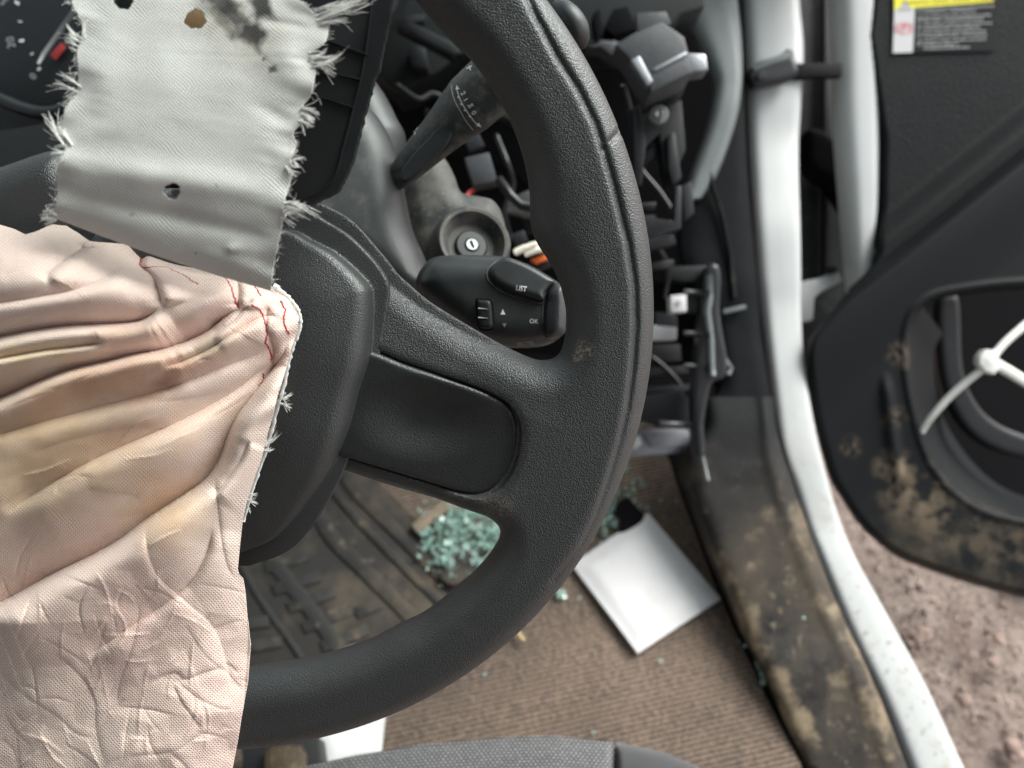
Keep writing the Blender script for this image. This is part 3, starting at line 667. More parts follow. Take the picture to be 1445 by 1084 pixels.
SM = [
 ([(304, 670), (306, 700), (309, 732), (314, 770), (322, 802), (334, 820)], .0030, 4, 22, 8, .0012),
 ([(208, 725), (206, 750), (209, 782), (222, 812), (240, 830), (270, 856), (297, 880), (312, 910), (322, 945), (330, 985)][::-1], .0022, 5, 40, 8, .0010),
 ([(80, 700), (84, 680), (100, 664)], .0008, 4, 20, 10, .0005),
 ([(120, 690), (160, 696), (190, 700), (200, 715)], .0008, 4, 20, 10, .0005),
 ([(188, 850), (196, 858), (192, 890), (184, 920), (170, 960), (164, 1000)], .0013, 3, 26, 6, .0007),
 ([(150, 875), (140, 910), (124, 955)], .0010, 3, 22, 5, .0006),
 ([(75, 920), (100, 940), (120, 962), (134, 990), (136, 1030), (150, 1084)], .0016, 4, 30, 7, .0009),
 ([(0, 950), (40, 985), (80, 1010), (110, 1036), (140, 1040)], .0013, 4, 30, 7, .0008),
 ([(212, 965), (232, 952), (250, 950), (262, 958), (290, 948), (316, 942)], .0022, 3, 20, 6, .0012),
 ([(244, 965), (256, 990), (272, 1012), (284, 1030)], .0022, 3, 18, 6, .0010),
 ([(250, 962), (280, 985), (312, 1000), (330, 998)], .0014, 3, 16, 6, .0008),
 ([(180, 1066), (220, 1064), (250, 1058), (276, 1040), (300, 1030)], .0020, 4, 26, 7, .0010),
 ([(240, 1060), (262, 1082), (280, 1110)], .0018, 4, 24, 6, .0010),
 ([(300, 888), (320, 880), (346, 874)], .0012, 3, 18, 6, .0007),
 ([(260, 880), (290, 925), (318, 950)], .0010, 3, 18, 6, .0006),
 ([(325, 998), (312, 1020), (330, 1030)], .0010, 3, 14, 5, .0006),
 ([(0, 1040), (20, 1060), (30, 1100)], .0014, 4, 24, 8, .0008),
 ([(20, 560), (80, 548), (160, 556), (230, 566), (300, 556), (340, 540)], .0014, 8, 34, 16, .0008),
 ([(40, 640), (110, 618), (190, 604), (260, 612)], .0020, 9, 40, 18, .0010),
 ([(0, 720), (40, 690), (100, 672), (140, 676)], .0018, 8, 34, 16, .0010),
 ([(0, 390), (60, 372), (110, 360)], .0012, 8, 34, 16, .0008),
 ([(250, 470), (300, 452), (360, 436)], .0010, 7, 22, 12, .0006),
]
BG += [
 ([(398, 452), (380, 446), (360, 452), (330, 470), (296, 492), (262, 508), (226, 520)], .0034, 7, 26, 14, .0016),
 ([(392, 500), (370, 520), (340, 545), (300, 570), (250, 596), (190, 622), (130, 650), (70, 684), (0, 730)], .0048, 16, 52, 34, .0022),
 ([(386, 486), (360, 500), (320, 516), (270, 536), (210, 556), (140, 574), (60, 596), (-60, 630)], .0036, 14, 44, 30, .0016),
 ([(360, 420), (330, 452), (296, 476)], .0020, 6, 20, 12, .0010),
 ([(180, 372), (150, 392), (110, 408), (50, 420), (-60, 436)], .0030, 10, 32, 20, .0014),
 ([(352, 620), (340, 650), (322, 676), (300, 704)], .0022, 6, 22, 12, .0010),
 ([(300, 740), (292, 780), (270, 820), (236, 850), (190, 880), (120, 930)], .0030, 10, 44, 22, .0014),
]
def ridges(X, Y, n, seed):
    g = np.random.default_rng(seed); h = np.zeros(X.size); P = np.stack([X.ravel(), Y.ravel()], 1)
    for k in range(n):
        y0_ = g.uniform(800, 1090) if k % 5 else g.uniform(420, 780); x0_ = g.uniform(0, 340); a = (math.radians(g.choice([-62, -40, 75, 15, -80, 40]) + g.normal(0, 12)) if y0_ > 790 else math.radians(-28 + g.normal(0, 12))); Ln = g.uniform(25, 85)
        p0 = np.array([x0_, y0_]); p2 = p0 + Ln * np.array([math.cos(a), math.sin(a)]); pm = (p0 + p2) / 2 + g.normal(0, 4, 2); sp = smooth_open([p0, pm, p2], 4)
        m = ((P > sp.min(0) - 24) & (P < sp.max(0) + 24)).all(1); d, s_, tt = line_d(P[m], sp); A = g.uniform(.00025, .0007) * (1 if g.random() < .6 else -1)
        h[m] += A * (np.exp(-(d / 2.2) ** 2) + .8 * np.exp(-(d / 9.) ** 2) * (s_ > 0)) * np.maximum(np.sin(math.pi * np.clip(tt, 0, 1)), 0) ** .6
    return h.reshape(X.shape)
hp = 1.75 * creases(X, Y, BG) + .38 * creases(X, Y, SM) + .5 * ridges(X, Y, 105, 8)
low = sst(Y, 760, 860)
Xq, Yq = X * .9 - Y * .35, Y * .9 + X * .35
hp += .0030 * fbm(Xq * .55, Yq, 1 / 95., 5., 2) + .0004 * fbm(Xq * .4, Yq, 1 / 26., 15., 2)
hp += (.0006 + .0036 * low) * facets(X, Y, 72., 5) + (.0001 + .0011 * low) * facets(X * .9 + Y * .3, Y - X * .3, 27., 11)
hp += .006 * bump2(X, Y, 60, 400, 130, 55, -.1) + .006 * bump2(X, Y, 60, 680, 230, 90, -.35) + .004 * bump2(X, Y, 300, 420, 50, 16, -.7) + .003 * bump2(X, Y, 255, 790, 40, 60, .2)
# tight gathers at the torn edge on the right
right = np.maximum(np.interp(Y, [310, 345, 398, 424, 448, 466, 523, 609, 700, 780, 900, 1010, 1140], [100, 230, 375, 408, 420, 420, 403, 378, 356, 345, 350, 343, 320]) - X, 0)
hp += .0010 * np.sin((Y + .5 * X) / 5.5) * np.exp(-right / 26) * sst(Y, 420, 460) * (1 - sst(Y, 560, 640))
base = .030 + .030 * (1 - np.exp(-right / 110.)) ; base = base - .010 * sst(Y, 330, 318) - .022 * np.exp(-((Y - 318) / 24.).clip(0)) 
sag = .010 * sst(Y, 820, 1084)
D = wdepth(X, Y) - base - hp + sag * 0
# hide the upper part under the grey strip
D = D + .026 * np.exp(-np.hypot((X - 270) / 120, (Y - 360) / 34) ** 2)
Vp = at(X, Y, D)
bag = thing('deflated_airbag', 'deflated pink nylon airbag spilling from the torn hub, stained yellow and brown', 'airbag', at(np.array(180.), np.array(700.), np.array(.27)))
pk = obj('bag_cloth', Vp.reshape(-1, 3), grid_faces(nr, nc), M['pink'], bag, uv=np.stack([X * PX, -Y * PX], -1).reshape(-1, 2))
md = pk.modifiers.new('thick', 'SOLIDIFY'); md.thickness = .0005; md.offset = 0
bagb = bvh_of([pk])
def on_bag(px, py, off=0.0003): return px_hit(bagb, px, py, off, .28)
# white torn hem along the right edge
hem = smooth_open([(386, 404), (400, 414), (412, 426), (421, 440), (424, 456), (419, 474), (412, 492), (406, 516), (400, 545), (392, 572), (385, 600), (377, 630), (368, 655), (358, 685), (349, 712), (343, 736)], 8)
hx = hem[:, 0] + rng.normal(0, .5, len(hem)); HP = np.array([at(np.array(a), np.array(b), wdepth(np.array(a), np.array(b)) - .0295) for a, b in zip(hx, hem[:, 1])])
hr = .0008 * (1 + .22 * np.sin(np.arange(len(hem)) * 1.7) * rng.uniform(.2, 1, len(hem))); hr[:4] *= 1.6
tube('hem', HP, hr, M['thread'], bag, n=8, flat=.5)
for px, py, ang, ln, n, cl in ((398, 566, -8, 26, 26, .3), (400, 560, 35, 16, 12, .3), (372, 632, -12, 26, 26, .4), (374, 626, 40, 18, 12, .3), (350, 700, -35, 26, 18, .3), (346, 712, -80, 20, 8, .1), (412, 484, 20, 7, 8, .2), (388, 408, -80, 12, 8, .3)):
    tuft('frayed_threads', px, py, ang, ln, 15, n, M['thread'], bag, at(np.array(float(px)), np.array(float(py)), wdepth(np.array(float(px)), np.array(float(py))) - .031), cl, width=8)
for pts in ([(194, 352), (199, 362), (197, 374), (204, 378), (230, 377), (250, 385), (266, 394), (280, 402)], [(305, 388), (318, 394), (326, 406), (331, 420), (335, 434)], [(356, 430), (368, 440), (374, 456), (377, 470), (375, 482), (381, 496), (383, 508)], [(372, 528), (371, 540), (365, 545)], [(396, 425), (402, 438), (400, 450), (403, 462), (408, 472)], [(358, 402), (364, 412), (368, 418)]):
    sp = smooth_open(pts, 8); sp = sp + rng.normal(0, .55, sp.shape)
    tube('red_seam', [on_bag(a, b, .0004) for a, b in sp], .00032, M['red_thread'], bag, n=5)
# tan inner fold seen through the top hole
prism('tan_lining_fold', [(248, 5), (300, 0), (312, 50), (255, 56)], lambda x, y: wdepth(x, y) - .0345, .003, M['tan'], None, bev=.001)
tag(bpy.context.scene.collection.objects['tan_lining_fold'], 'tan folded lining seen through the upper round hole of the grey strip', 'fabric lining')

# ================================================================== COLUMN SHROUD, IGNITION, STALKS
p3 = lambda x, y, d: at(np.array(float(x)), np.array(float(y)), np.array(float(d)))
col_t = thing('column_shroud', 'dusty grey plastic steering column shroud with an ignition lock', 'column shroud', p3(600, 320, .45))
inflate('upper_shroud', [(470, 150), (520, 160), (548, 196), (562, 232), (570, 275), (582, 330), (600, 372), (612, 420), (560, 440), (480, 380), (400, 330), (400, 200)], .412, .022, .020, M['shroud_clean'], col_t, .0014, tilt=(.25, .1))
inflate('side_shell', [(505, 95), (540, 130), (560, 168), (572, 195), (562, 240), (520, 250), (470, 220), (460, 120)], .455, .02, .018, M['shroud_clean'], col_t, .0016)
inflate('lower_shroud', [(560, 240), (585, 224), (606, 218), (626, 228), (640, 252), (650, 276), (672, 281), (692, 286), (704, 300), (711, 322), (714, 350), (716, 400), (650, 430), (590, 420), (572, 350), (562, 290)], .472, .022, .017, M['shroud'], col_t, .0014, tilt=(.15, 0))
# joint line and lock collar (lathe)
def lathe(name, ctr, axis, up, prof, m, parent, n=40, sx=1., sy=1.):
    ax = np.array(axis, float); ax /= np.linalg.norm(ax); a = np.cross(ax, up); a /= np.linalg.norm(a); b = np.cross(ax, a); V = []
    th = np.arange(n) * 2 * math.pi / n
    for r, h in prof: V.append(ctr + ax * h + r * (np.cos(th)[:, None] * a * sx + np.sin(th)[:, None] * b * sy))
    V = np.vstack(V); F_ = [tuple(q) for q in grid_faces(len(prof), n, True)] + [tuple(range(n))[::-1], tuple(range((len(prof) - 1) * n, len(prof) * n))]
    o = obj(name, V, F_, m, parent); fix_normals(o); o.data.set_sharp_from_angle(angle=math.radians(45)); return o
iax = -CF + CU * .25 + CR * .30
ic = p3(668, 342, .440)
lathe('lock_collar', ic, iax, CU, [(.0245, -.028), (.0240, -.006), (.0228, .0005), (.0208, .0030), (.0188, .0026), (.0170, -.001), (.0158, -.0045), (.0140, -.0065), (.0001, -.0065)], M['shroud'], col_t)
barrel = lathe('lock_barrel', ic - np.array(iax) / np.linalg.norm(iax) * .0070, iax, CU, [(.0098, -.004), (.0098, .0020), (.0088, .0030), (.0046, .0030), (.0042, .002), (.0001, .002)], M['black_satin'], col_t)
key = lathe('key_slot', ic - np.array(iax) / np.linalg.norm(iax) * .0045, iax, CU, [(.0040, -.003), (.0040, .0010), (.0034, .0016), (.0001, .0016)], M['chrome'], barrel, n=24)
kc = ic - np.array(iax) / np.linalg.norm(iax) * .0045 + np.array(iax) / np.linalg.norm(iax) * .0018
ka = CU * .8 + CR * -.3; ka /= np.linalg.norm(ka); kb = np.cross(ka, iax); kb /= np.linalg.norm(kb)
# slot: short dark bar
def box(name, c, a, b, n_, m, parent=None, bev=.0003, origin=None):
    """box from centre and three half-extent vectors"""
    a, b, n_ = map(np.array, (a, b, n_)); bm = bmesh.new(); org = np.array(wloc(parent)) if parent is not None else np.array(c)
    vs = [bm.verts.new(tuple(np.array(c) - org + i * a + j * b + k * n_)) for i in (-1, 1) for j in (-1, 1) for k in (-1, 1)]
    for q in ((0, 1, 3, 2), (4, 6, 7, 5), (0, 4, 5, 1), (2, 3, 7, 6), (0, 2, 6, 4), (1, 5, 7, 3)): bm.faces.new([vs[i] for i in q])
    bmesh.ops.recalc_face_normals(bm, faces=bm.faces)
    if bev: bmesh.ops.bevel(bm, geom=list(bm.edges), offset=bev, segments=2, affect='EDGES', clamp_overlap=True)
    me = bpy.data.meshes.new(name); bm.to_mesh(me); bm.free(); me.materials.append(m)
    me.polygons.foreach_set('use_smooth', np.ones(len(me.polygons), bool)); me.set_sharp_from_angle(angle=math.radians(38))
    o = bpy.data.objects.new(name, me); COL.objects.link(o)
    if parent is not None: o.parent = parent
    else: o.location = Vector(org)
    return o
box('slot', kc, ka * .0024, kb * .0007, np.array(iax) * .0003, M['deep'], barrel, bev=.0001)

# wiper stalk
wst = thing('wiper_stalk', 'long tapered grey stalk behind the rim printed with 2 1 Int 0', 'wiper stalk', p3(560, 245, .40))
path = smooth_open([(548, 262, .405), (575, 236, .398), (620, 190, .388), (662, 148, .378), (705, 110, .370), (745, 78, .364), (775, 55, .360), (794, 42, .358)], 6)
rad = np.interp(np.arange(len(path)), [0, 4, 12, 18, 26, 34, len(path) - 1], [.0055, .0072, .0112, .0150, .0160, .0142, .0120])
st_o = tube('stalk_body', [p3(*q) for q in path], rad, M['stalk'], wst, n=28, flat=.62)
kp = [p3(x, y, d) for x, y, d in ((786, 48, .3585), (794, 42, .358), (798, 39, .358), (806, 33, .357), (813, 28, .357), (818, 24, .357), (820.5, 22, .357))]
tube('end_knob', kp, [.0085, .0105, .0128, .0132, .0110, .0070, .001], M['shroud_clean'], wst, n=28, flat=.9)
inset = inflate('recess_panel', [(566, 244), (580, 222), (604, 196), (624, 176), (638, 170), (641, 180), (634, 200), (612, 224), (586, 250), (570, 258)], .3795, .0012, .001, M['black'], wst, .0006, tilt=(-.12, .10))
sb = bvh_of([st_o])
ringp = smooth_open([(637, 120), (638, 130), (642, 143), (650, 158), (658, 172), (668, 184)], 6)
tube('edge_ring', [px_hit(sb, a, b, .0001, .38) for a, b in ringp], .00018, M['print_dim'], wst, n=6)
def arrowhead(x, y, ang, s): return S([(s, 0), (-s * .6, -s * .62), (-s * .6, s * .62)], x, y, 1, ang)
it = [L2(smooth_open([(645, 128), (650, 142), (658, 156), (668, 170), (673, 176)], 5), 1.3), arrowhead(645, 124, 100, 4.2), arrowhead(676, 177, -38, 4.6)]
for x, y in ((647, 137), (651, 147), (656, 155.5), (663, 164)): it.append(S([(-1.4, -1.4), (1.4, -1.4), (1.4, 1.4), (-1.4, 1.4)], x, y, 1, 30))
it += [T('2', 653.3, 132, 9.5, -62, 1, .02), T('1', 656.8, 141, 9.5, -62, 1, .02), T('Int', 664, 149, 7.5, 32, 1, .02), T('0', 668.5, 159.5, 9.5, -55, 1.1, .015)]
print_on('lettering', it, sb, M['print'], wst)
for it in ([L2(smooth_open([(585, 190), (587, 184), (590, 180)], 4), 1.2), L2([(583, 186), (592, 184)], 1.)], [L2([(661, 95), (664, 99), (662, 92)], 1.2), L2([(658, 97), (666, 93)], 1.2)]): print_on('wiper_symbol', it, sb, M['print'], wst)

# audio stalk
aud = thing('audio_control_stalk', 'black audio control stalk with LIST and OK buttons behind the spoke', 'control stalk', p3(650, 430, .37))
ab = inflate('stalk_body', [(588, 396), (606, 368), (640, 361), (700, 362), (716, 364), (745, 374), (775, 391), (792, 404), (796, 420), (797, 452), (792, 474), (772, 487), (740, 491), (705, 489), (670, 478), (620, 440), (596, 420)], .378, .0165, .0145, M['stalk_smooth'], aud, .0009, tilt=(0, -.05))
btn = inflate('list_button', [(690, 384), (694, 376), (703, 369), (714, 364.5), (730, 369), (752, 379), (777, 394), (783, 400), (775, 406), (768, 416), (766, 425), (748, 421), (722, 413), (702, 403), (693, 394)], .3625, .0040, .0030, M['stalk_smooth'], aud, .0005, tilt=(.02, .16))
ok_cap = inflate('ok_end_cap', [(768, 428), (769, 414), (776, 404), (785, 400), (794, 402), (799, 416), (801, 438), (799, 460), (795, 472), (782, 478), (770, 476), (767, 452)], .3655, .0085, .0075, M['stalk_smooth'], aud, .0006, tilt=(.12, 0))
grv = smooth_open([(711, 365), (698, 371), (689, 380), (687, 390), (693, 401), (706, 411), (724, 419), (745, 425), (765, 429.5)], 6)
ab_b = bvh_of([ab])
tube('button_frame', [px_hit(ab_b, a, b, .0001, .36) for a, b in grv], .00045, M['stalk'], aud, n=6)
tube('cap_joint', [px_hit(ab_b, a, b, 0, .36) for a, b in smooth_open([(765, 430), (765.5, 445), (767, 460), (769, 470)], 5)], .0004, M['stalk'], aud, n=6)
inflate('wheel_slot', [(670, 424), (674, 420.5), (690, 421.5), (696, 426), (698, 445), (699, 462), (690, 467), (678, 466), (674, 458)], .3622, .0009, .0008, M['deep'], aud, .0005)
whl = inflate('scroll_wheel', [(673.5, 425), (678, 423.5), (689, 424), (693, 428), (695, 446), (695, 461), (688, 464), (679, 463), (676, 455)], .3610, .0022, .0018, M['black'], aud, .0005)
for yy in (435.5, 448.5):
    tube('ridge', [p3(674.8, yy - .4, .3586), p3(688.5, yy + 1.2, .3586)], .00028, M['print_dim'], aud, n=6)
ab2 = bvh_of([ab, btn, ok_cap])
print_on('lettering', [T('LIST', 735.5, 407.5, 10.4, -9, .82, .02), T('OK', 753.3, 453.7, 8.8, -4, .95, .0)], ab2, M['print'], aud, off=.0003)
print_on('arrow_up', [S([(0, -4.2), (3.6, 3.6), (-3.6, 3.6)], 709.6, 440.4)], ab2, M['print'], aud)
print_on('arrow_down', [S([(0, 3.4), (3, -2.6), (-3, -2.6)], 711.7, 459)], ab2, M['print_dim'], aud)
print_on('source_lettering', [T('SRC/TEL', 742, 485.3, 8.0, 4, .9)], ab2, M['print_dim'], aud)

# ================================================================== INSTRUMENT CLUSTER (top left)
clu = thing('instrument_cluster', 'dark instrument dial with a grey needle and numbers 0 and 20', 'instrument cluster', p3(30, 90, .60))
prism('dial_face', [(-60, -60), (140, -60), (150, 60), (110, 120), (80, 146), (40, 150), (0, 140), (-60, 110)], .60, .01, M['dial'], clu, smooth_n=3)
tube('bezel', [p3(*q) for q in smooth_open([(-60, 118, .585), (0, 141, .585), (30, 153, .585), (62, 160, .585), (90, 154, .585), (116, 132, .585), (135, 100, .585)], 6)], .0052, M['black_satin'], clu, n=12)
tube('needle', [p3(54, 90, .588), p3(62, 76, .588), p3(110, 8, .588)], [.0009, .0015, .0017], M['print_dim'], clu, n=8)
prism('red_zone', [(70, 77), (86, 60), (93, 66), (78, 85)], .595, .001, M['red'], clu, bev=.0003)
cb = bvh_of([bpy.data.objects['dial_face']])
fl = lambda items, m, n: print_on(n, items, cb, m, clu, off=.001, dflt=.6)
for q in (T('0', 47, 108, 14, 52, 1.1), T('20', 15.5, 60, 16, 103, 1.05), T('5', 6, 2, 16, 130, 1.)): fl([q], M['print_dim'], 'numeral')
for q in (L2([(27, 58), (34, 57)], 3.2), L2([(43, 77), (47, 75)], 2), L2([(53, 99), (57, 96)], 3), L2([(21, 2), (27, 6)], 3.5), L2([(26, 30), (31, 31)], 1.8)): fl([q], M['print'], 'scale_mark')
prism('lower_hood', [(-60, 190), (0, 184), (50, 176), (90, 166), (110, 160), (130, 240), (130, 400), (-60, 400)], .57, .05, M['black'], clu, bev=.002)
prism('cluster_housing', [(-120, -120), (200, -120), (300, 420), (-120, 420)], .66, .03, M['black'], clu, bev=.002)
prism('visor', [(-60, -100), (600, -120), (560, 10), (520, 60), (470, 130), (440, 230), (300, 260), (150, 250), (128, 150), (150, 60), (128, -40), (-60, -60)], .62, .03, M['black'], clu, bev=.003)

# ================================================================== DASHBOARD FRAME AND FITTINGS
dash = thing('dashboard_frame', 'bare black dashboard frame with open cavities behind the steering wheel', 'dashboard', p3(760, 200, .70))
prism('back_panel', [(330, -120), (1060, -120), (1060, 760), (900, 680), (780, 640), (560, 600), (330, 560)], 1.12, .02, M['deep'], dash, bev=0)  # added dark backing; shade of the closed cavities is in its colour
prism('upper_beam', [(480, -120), (1000, -120), (995, 10), (960, 20), (935, 46), (912, 58), (862, 62), (826, 70), (760, 60), (700, 40), (620, 100), (560, 130), (520, 90)], .72, .06, M['black'], dash, bev=.003)
prism('vent_recess', [(866, 12), (886, 8), (900, 40), (866, 50), (852, 40)], .70, .02, M['deep'], dash, bev=.002)
prism('hanging_bracket', [(655, 222), (690, 214), (702, 256), (668, 262)], .62, .02, M['module'], dash, bev=.002)
prism('cable_tray', [(560, 60), (700, 140), (760, 210), (770, 250), (745, 262), (716, 236), (640, 220), (600, 200)], .80, .03, M['deep'], dash, bev=.003)
tube('brace_bar', [p3(703, 252, .60), p3(720, 276, .60), p3(735, 290, .6), p3(800, 300, .6)], .004, M['black_satin'], dash, n=8)
prism('hinge_plate', [(716, 282), (745, 268), (790, 274), (790, 306), (744, 306), (716, 300)], .64, .01, M['shroud'], dash, bev=.001)
prism('slot_frame', [(885, 300), (952, 312), (953, 262), (962, 262), (962, 322), (885, 342)], .60, .015, M['black_satin'], dash, bev=.0015)
for k, yy in enumerate((286, 304)): prism('slot_bar', [(905, yy), (926, yy - 1), (926, yy + 7), (905, yy + 8)], .62, .01, M['black_satin'], dash, bev=.001)
prism('support_leg', [(900, 165), (962, 140), (968, 210), (945, 262), (935, 235), (930, 190), (912, 206), (905, 260), (895, 250)], .66, .02, M['black'], dash, bev=.002)
prism('lower_bracket', [(905, 400), (945, 396), (1000, 402), (1004, 430), (986, 440), (990, 520), (940, 520), (905, 500)], .93, .03, M['deep'], dash, bev=.002)
for nm, pts_, d_, th_, mt in (('cavity_rib', [(560, 20), (640, 60), (650, 74), (640, 78), (556, 34)], .66, .02, 'black_satin'), ('clip_bar', [(575, 60), (600, 66), (604, 96), (580, 92)], .70, .02, 'black_satin'), ('duct_edge', [(700, 150), (752, 176), (756, 186), (700, 162)], .70, .02, 'black_satin'),
    ('side_strut', [(893, 150), (903, 146), (912, 200), (906, 262), (897, 258)], .645, .012, 'black_satin'), ('side_strut', [(942, 190), (952, 186), (962, 250), (950, 262), (944, 240)], .65, .012, 'black_satin'), ('beam_notch', [(836, 20), (846, 10), (852, 46), (842, 56)], .69, .02, 'deep'),
    ('cross_rail', [(895, 340), (950, 330), (955, 344), (895, 358)], .70, .02, 'black'), ('lower_rib', [(905, 372), (950, 366), (952, 374), (905, 382)], .72, .02, 'black_satin'), ('lower_rib', [(906, 520), (970, 516), (972, 526), (906, 532)], .84, .02, 'black_satin'), ('lower_rib', [(902, 548), (975, 542), (977, 550), (902, 558)], .83, .02, 'black_satin'), ('shelf_step', [(915, 486), (960, 486), (962, 510), (915, 512)], .86, .02, 'black'),
    ('side_tab', [(735, 300), (770, 292), (786, 318), (744, 328)], .66, .01, 'black_satin'), ('cable_clip', [(722, 330), (740, 324), (746, 342), (726, 346)], .60, .01, 'black_satin')):
    prism(nm, pts_, d_, th_, M[mt], dash, bev=.0015)
mod = thing('relay_module', 'grey plastic module with raised edges clipped under the dashboard beam', 'module', p3(930, 90, .60))
prism('housing', [(868, 62), (895, 46), (934, 30), (952, 42), (966, 52), (972, 74), (978, 104), (918, 132), (898, 98), (885, 78)], .60, .035, M['module'], mod, bev=.002)
prism('edge_lip', [(922, 96), (968, 72), (971, 77), (925, 101)], .592, .008, M['alu'], mod, bev=.001)
prism('clip_face', [(890, 84), (903, 78), (922, 114), (914, 122)], .590, .010, M['alu'], mod, bev=.0015)
prism('front_face', [(916, 106), (970, 78), (976, 102), (918, 130)], .593, .006, M['module'], mod, bev=.0015)
prism('plug', [(970, 74), (996, 76), (1000, 98), (974, 102)], .625, .02, M['alu'], mod, bev=.002)
prism('metal_tab', [(898, 18), (940, 16), (948, 34), (900, 44)], .64, .01, M['module'], mod, bev=.001)
prism('foot', [(826, 66), (868, 56), (880, 80), (870, 84), (848, 66)], .64, .02, M['module'], mod, bev=.002)
for nm, pts_, r_, mt in (('cable', [(700, 190, .66), (716, 230, .65), (724, 262, .66), (712, 300, .66), (722, 340, .66)], .0024, 'black_satin'), ('cable', [(880, 120, .68), (892, 170, .70), (900, 230, .72), (930, 270, .72), (950, 300, .72)], .0026, 'black_satin'),
    ('cable', [(905, 330, .74), (930, 352, .74), (944, 380, .76), (938, 420, .78)], .0022, 'black_satin'), ('cable', [(915, 500, .84), (940, 520, .84), (962, 548, .84), (955, 580, .84)], .0022, 'black_satin'), ('cable', [(560, 120, .68), (590, 140, .68), (612, 132, .69), (640, 150, .7)], .0028, 'black')):
    tube(nm, [p3(*q) for q in smooth_open(pts_, 5)], r_, M[mt], dash, n=8)
for nm, pts_, d_, th_, mt in (('wedge_clip', [(925, 130), (962, 112), (966, 128), (930, 146)], .655, .02, 'black'), ('mount_tab', [(905, 214), (924, 206), (928, 222), (910, 232)], .67, .01, 'black_satin'), ('mount_tab', [(962, 262), (976, 256), (980, 300), (966, 312)], .68, .01, 'black_satin'), ('vent_slat', [(908, 318), (948, 310), (949, 316), (909, 324)], .655, .01, 'black_satin'),
    ('tray_edge', [(600, 150), (640, 176), (637, 184), (598, 160)], .74, .01, 'black_satin'), ('latch', [(655, 196), (676, 188), (684, 206), (662, 214)], .63, .01, 'black_satin'), ('screw_boss', [(760, 262), (772, 258), (780, 270), (768, 278)], .62, .01, 'module'), ('cowl_edge', [(512, 40), (560, 22), (600, 20), (598, 30), (562, 34), (516, 52)], .66, .01, 'black_satin'), ('broken_edge', [(826, 64), (840, 70), (846, 62), (858, 74), (866, 66), (880, 74), (884, 60), (830, 54)], .70, .01, 'module')):
    prism(nm, pts_, d_, th_, M[mt], dash, bev=.001)
blt = thing('bolt', 'round zinc bolt head on the black bracket below the grey module', 'bolt', p3(930, 162, .63))
lathe('washer', p3(930, 162, .635), -CF + CR * -.1, CU, [(.0078, -.006), (.0078, .001), (.007, .0018), (.0001, .0018)], M['chrome'], blt, n=28)
lathe('head', p3(930, 162, .632), -CF + CR * -.1, CU, [(.0044, -.002), (.0044, .0022), (.0036, .003), (.0001, .0018)], M['chrome'], blt, n=6)
# wires
w_t = thing('wiring_plug', 'cream and orange wiring plug glimpsed above the end of the audio stalk', 'wiring plug', p3(750, 355, .55))
for k, (a, b) in enumerate((((728, 356), (752, 346)), ((738, 352), (766, 342)), ((742, 358), (772, 350)))):
    tube('cream_wire', [p3(a[0], a[1], .545), p3((a[0] + b[0]) / 2, (a[1] + b[1]) / 2 - 1, .54), p3(b[0] + 10, b[1], .56)], .0026, M['cream'], w_t, n=10)
prism('orange_plug', [(748, 366), (772, 356), (778, 364), (756, 372)], .55, .008, M['orange'], w_t, bev=.001)
prism('plug_bar', [(730, 376), (790, 362), (800, 368), (745, 386)], .56, .01, M['black_satin'], w_t, bev=.001)
tube('red_clip', [p3(658, 278, .58), p3(664, 271, .58), p3(670, 268, .58)], .002, M['red'], w_t, n=8)
# white connector blocks + fuse bracket on the right
con = thing('upper_white_connector', 'small square white connector on the black bracket, upper of two', 'connector', p3(957, 428, .76))
prism('connector_body', [(946, 417), (969, 415), (970, 440), (947, 441)], .76, .02, M['white_card'], con, bev=.002)
lathe('pin_hole', p3(957, 428, .7595), -CF, CU, [(.0028, -.002), (.0028, .0006), (.0018, .0008), (.0001, .0004)], M['print_dim'], con, n=16)
con2 = thing('lower_white_connector', 'low white connector half hidden by the wheel rim, below the square one', 'connector', p3(935, 465, .80))
prism('connector_body', [(915, 456), (930, 460), (956, 462), (955, 480), (915, 480)], .80, .02, M['white_card'], con2, bev=.002)
prism('grey_housing', [(925, 440), (955, 443), (957, 462), (925, 460)], .81, .02, M['module'], con2, bev=.002)
br = thing('fuse_box_bracket', 'black ribbed plastic bracket standing against the kick panel', 'bracket', p3(1000, 500, .78))
inflate('bracket_spine', [(992, 380), (1010, 376), (1014, 400), (1012, 440), (1018, 480), (1024, 520), (1016, 535), (1002, 540), (996, 560), (990, 600), (992, 640), (978, 640), (974, 560), (980, 500), (986, 440)], .775, .012, .004, M['black_satin'], br, .0016, smooth_n=2)
tube('spine_edge', [p3(*q) for q in ((1000, 388, .762), (1001, 420, .762), (998, 440, .762), (1003, 480, .762), (1004, 520, .762), (1006, 530, .762))], .0035, M['pillar'], br, n=8)
for yy in (412, 470, 516): tube('peg', [p3(965, yy, .77), p3(996, yy + 3, .765), p3(1004, yy + 3, .76)], [.003, .0035, .0045], M['black_satin'], br, n=10)
prism('top_arm', [(940, 376), (1008, 374), (1014, 392), (968, 398), (938, 392)], .78, .02, M['black'], br, bev=.002)
prism('mid_arm', [(966, 418), (1000, 416), (1000, 442), (972, 442)], .775, .015, M['black_satin'], br, bev=.002)
prism('lower_shelf', [(900, 560), (960, 552), (985, 575), (985, 606), (930, 604), (895, 590)], .80, .03, M['black'], br, bev=.002)
tube('lower_rod', [p3(930, 598, .77), p3(960, 600, .77), p3(986, 598, .77)], .004, M['black_satin'], br, n=8)
rail = thing('metal_floor_bracket', 'bare metal bracket lying low between the wheel rim and sill trim', 'metal bracket', p3(935, 630, .86))
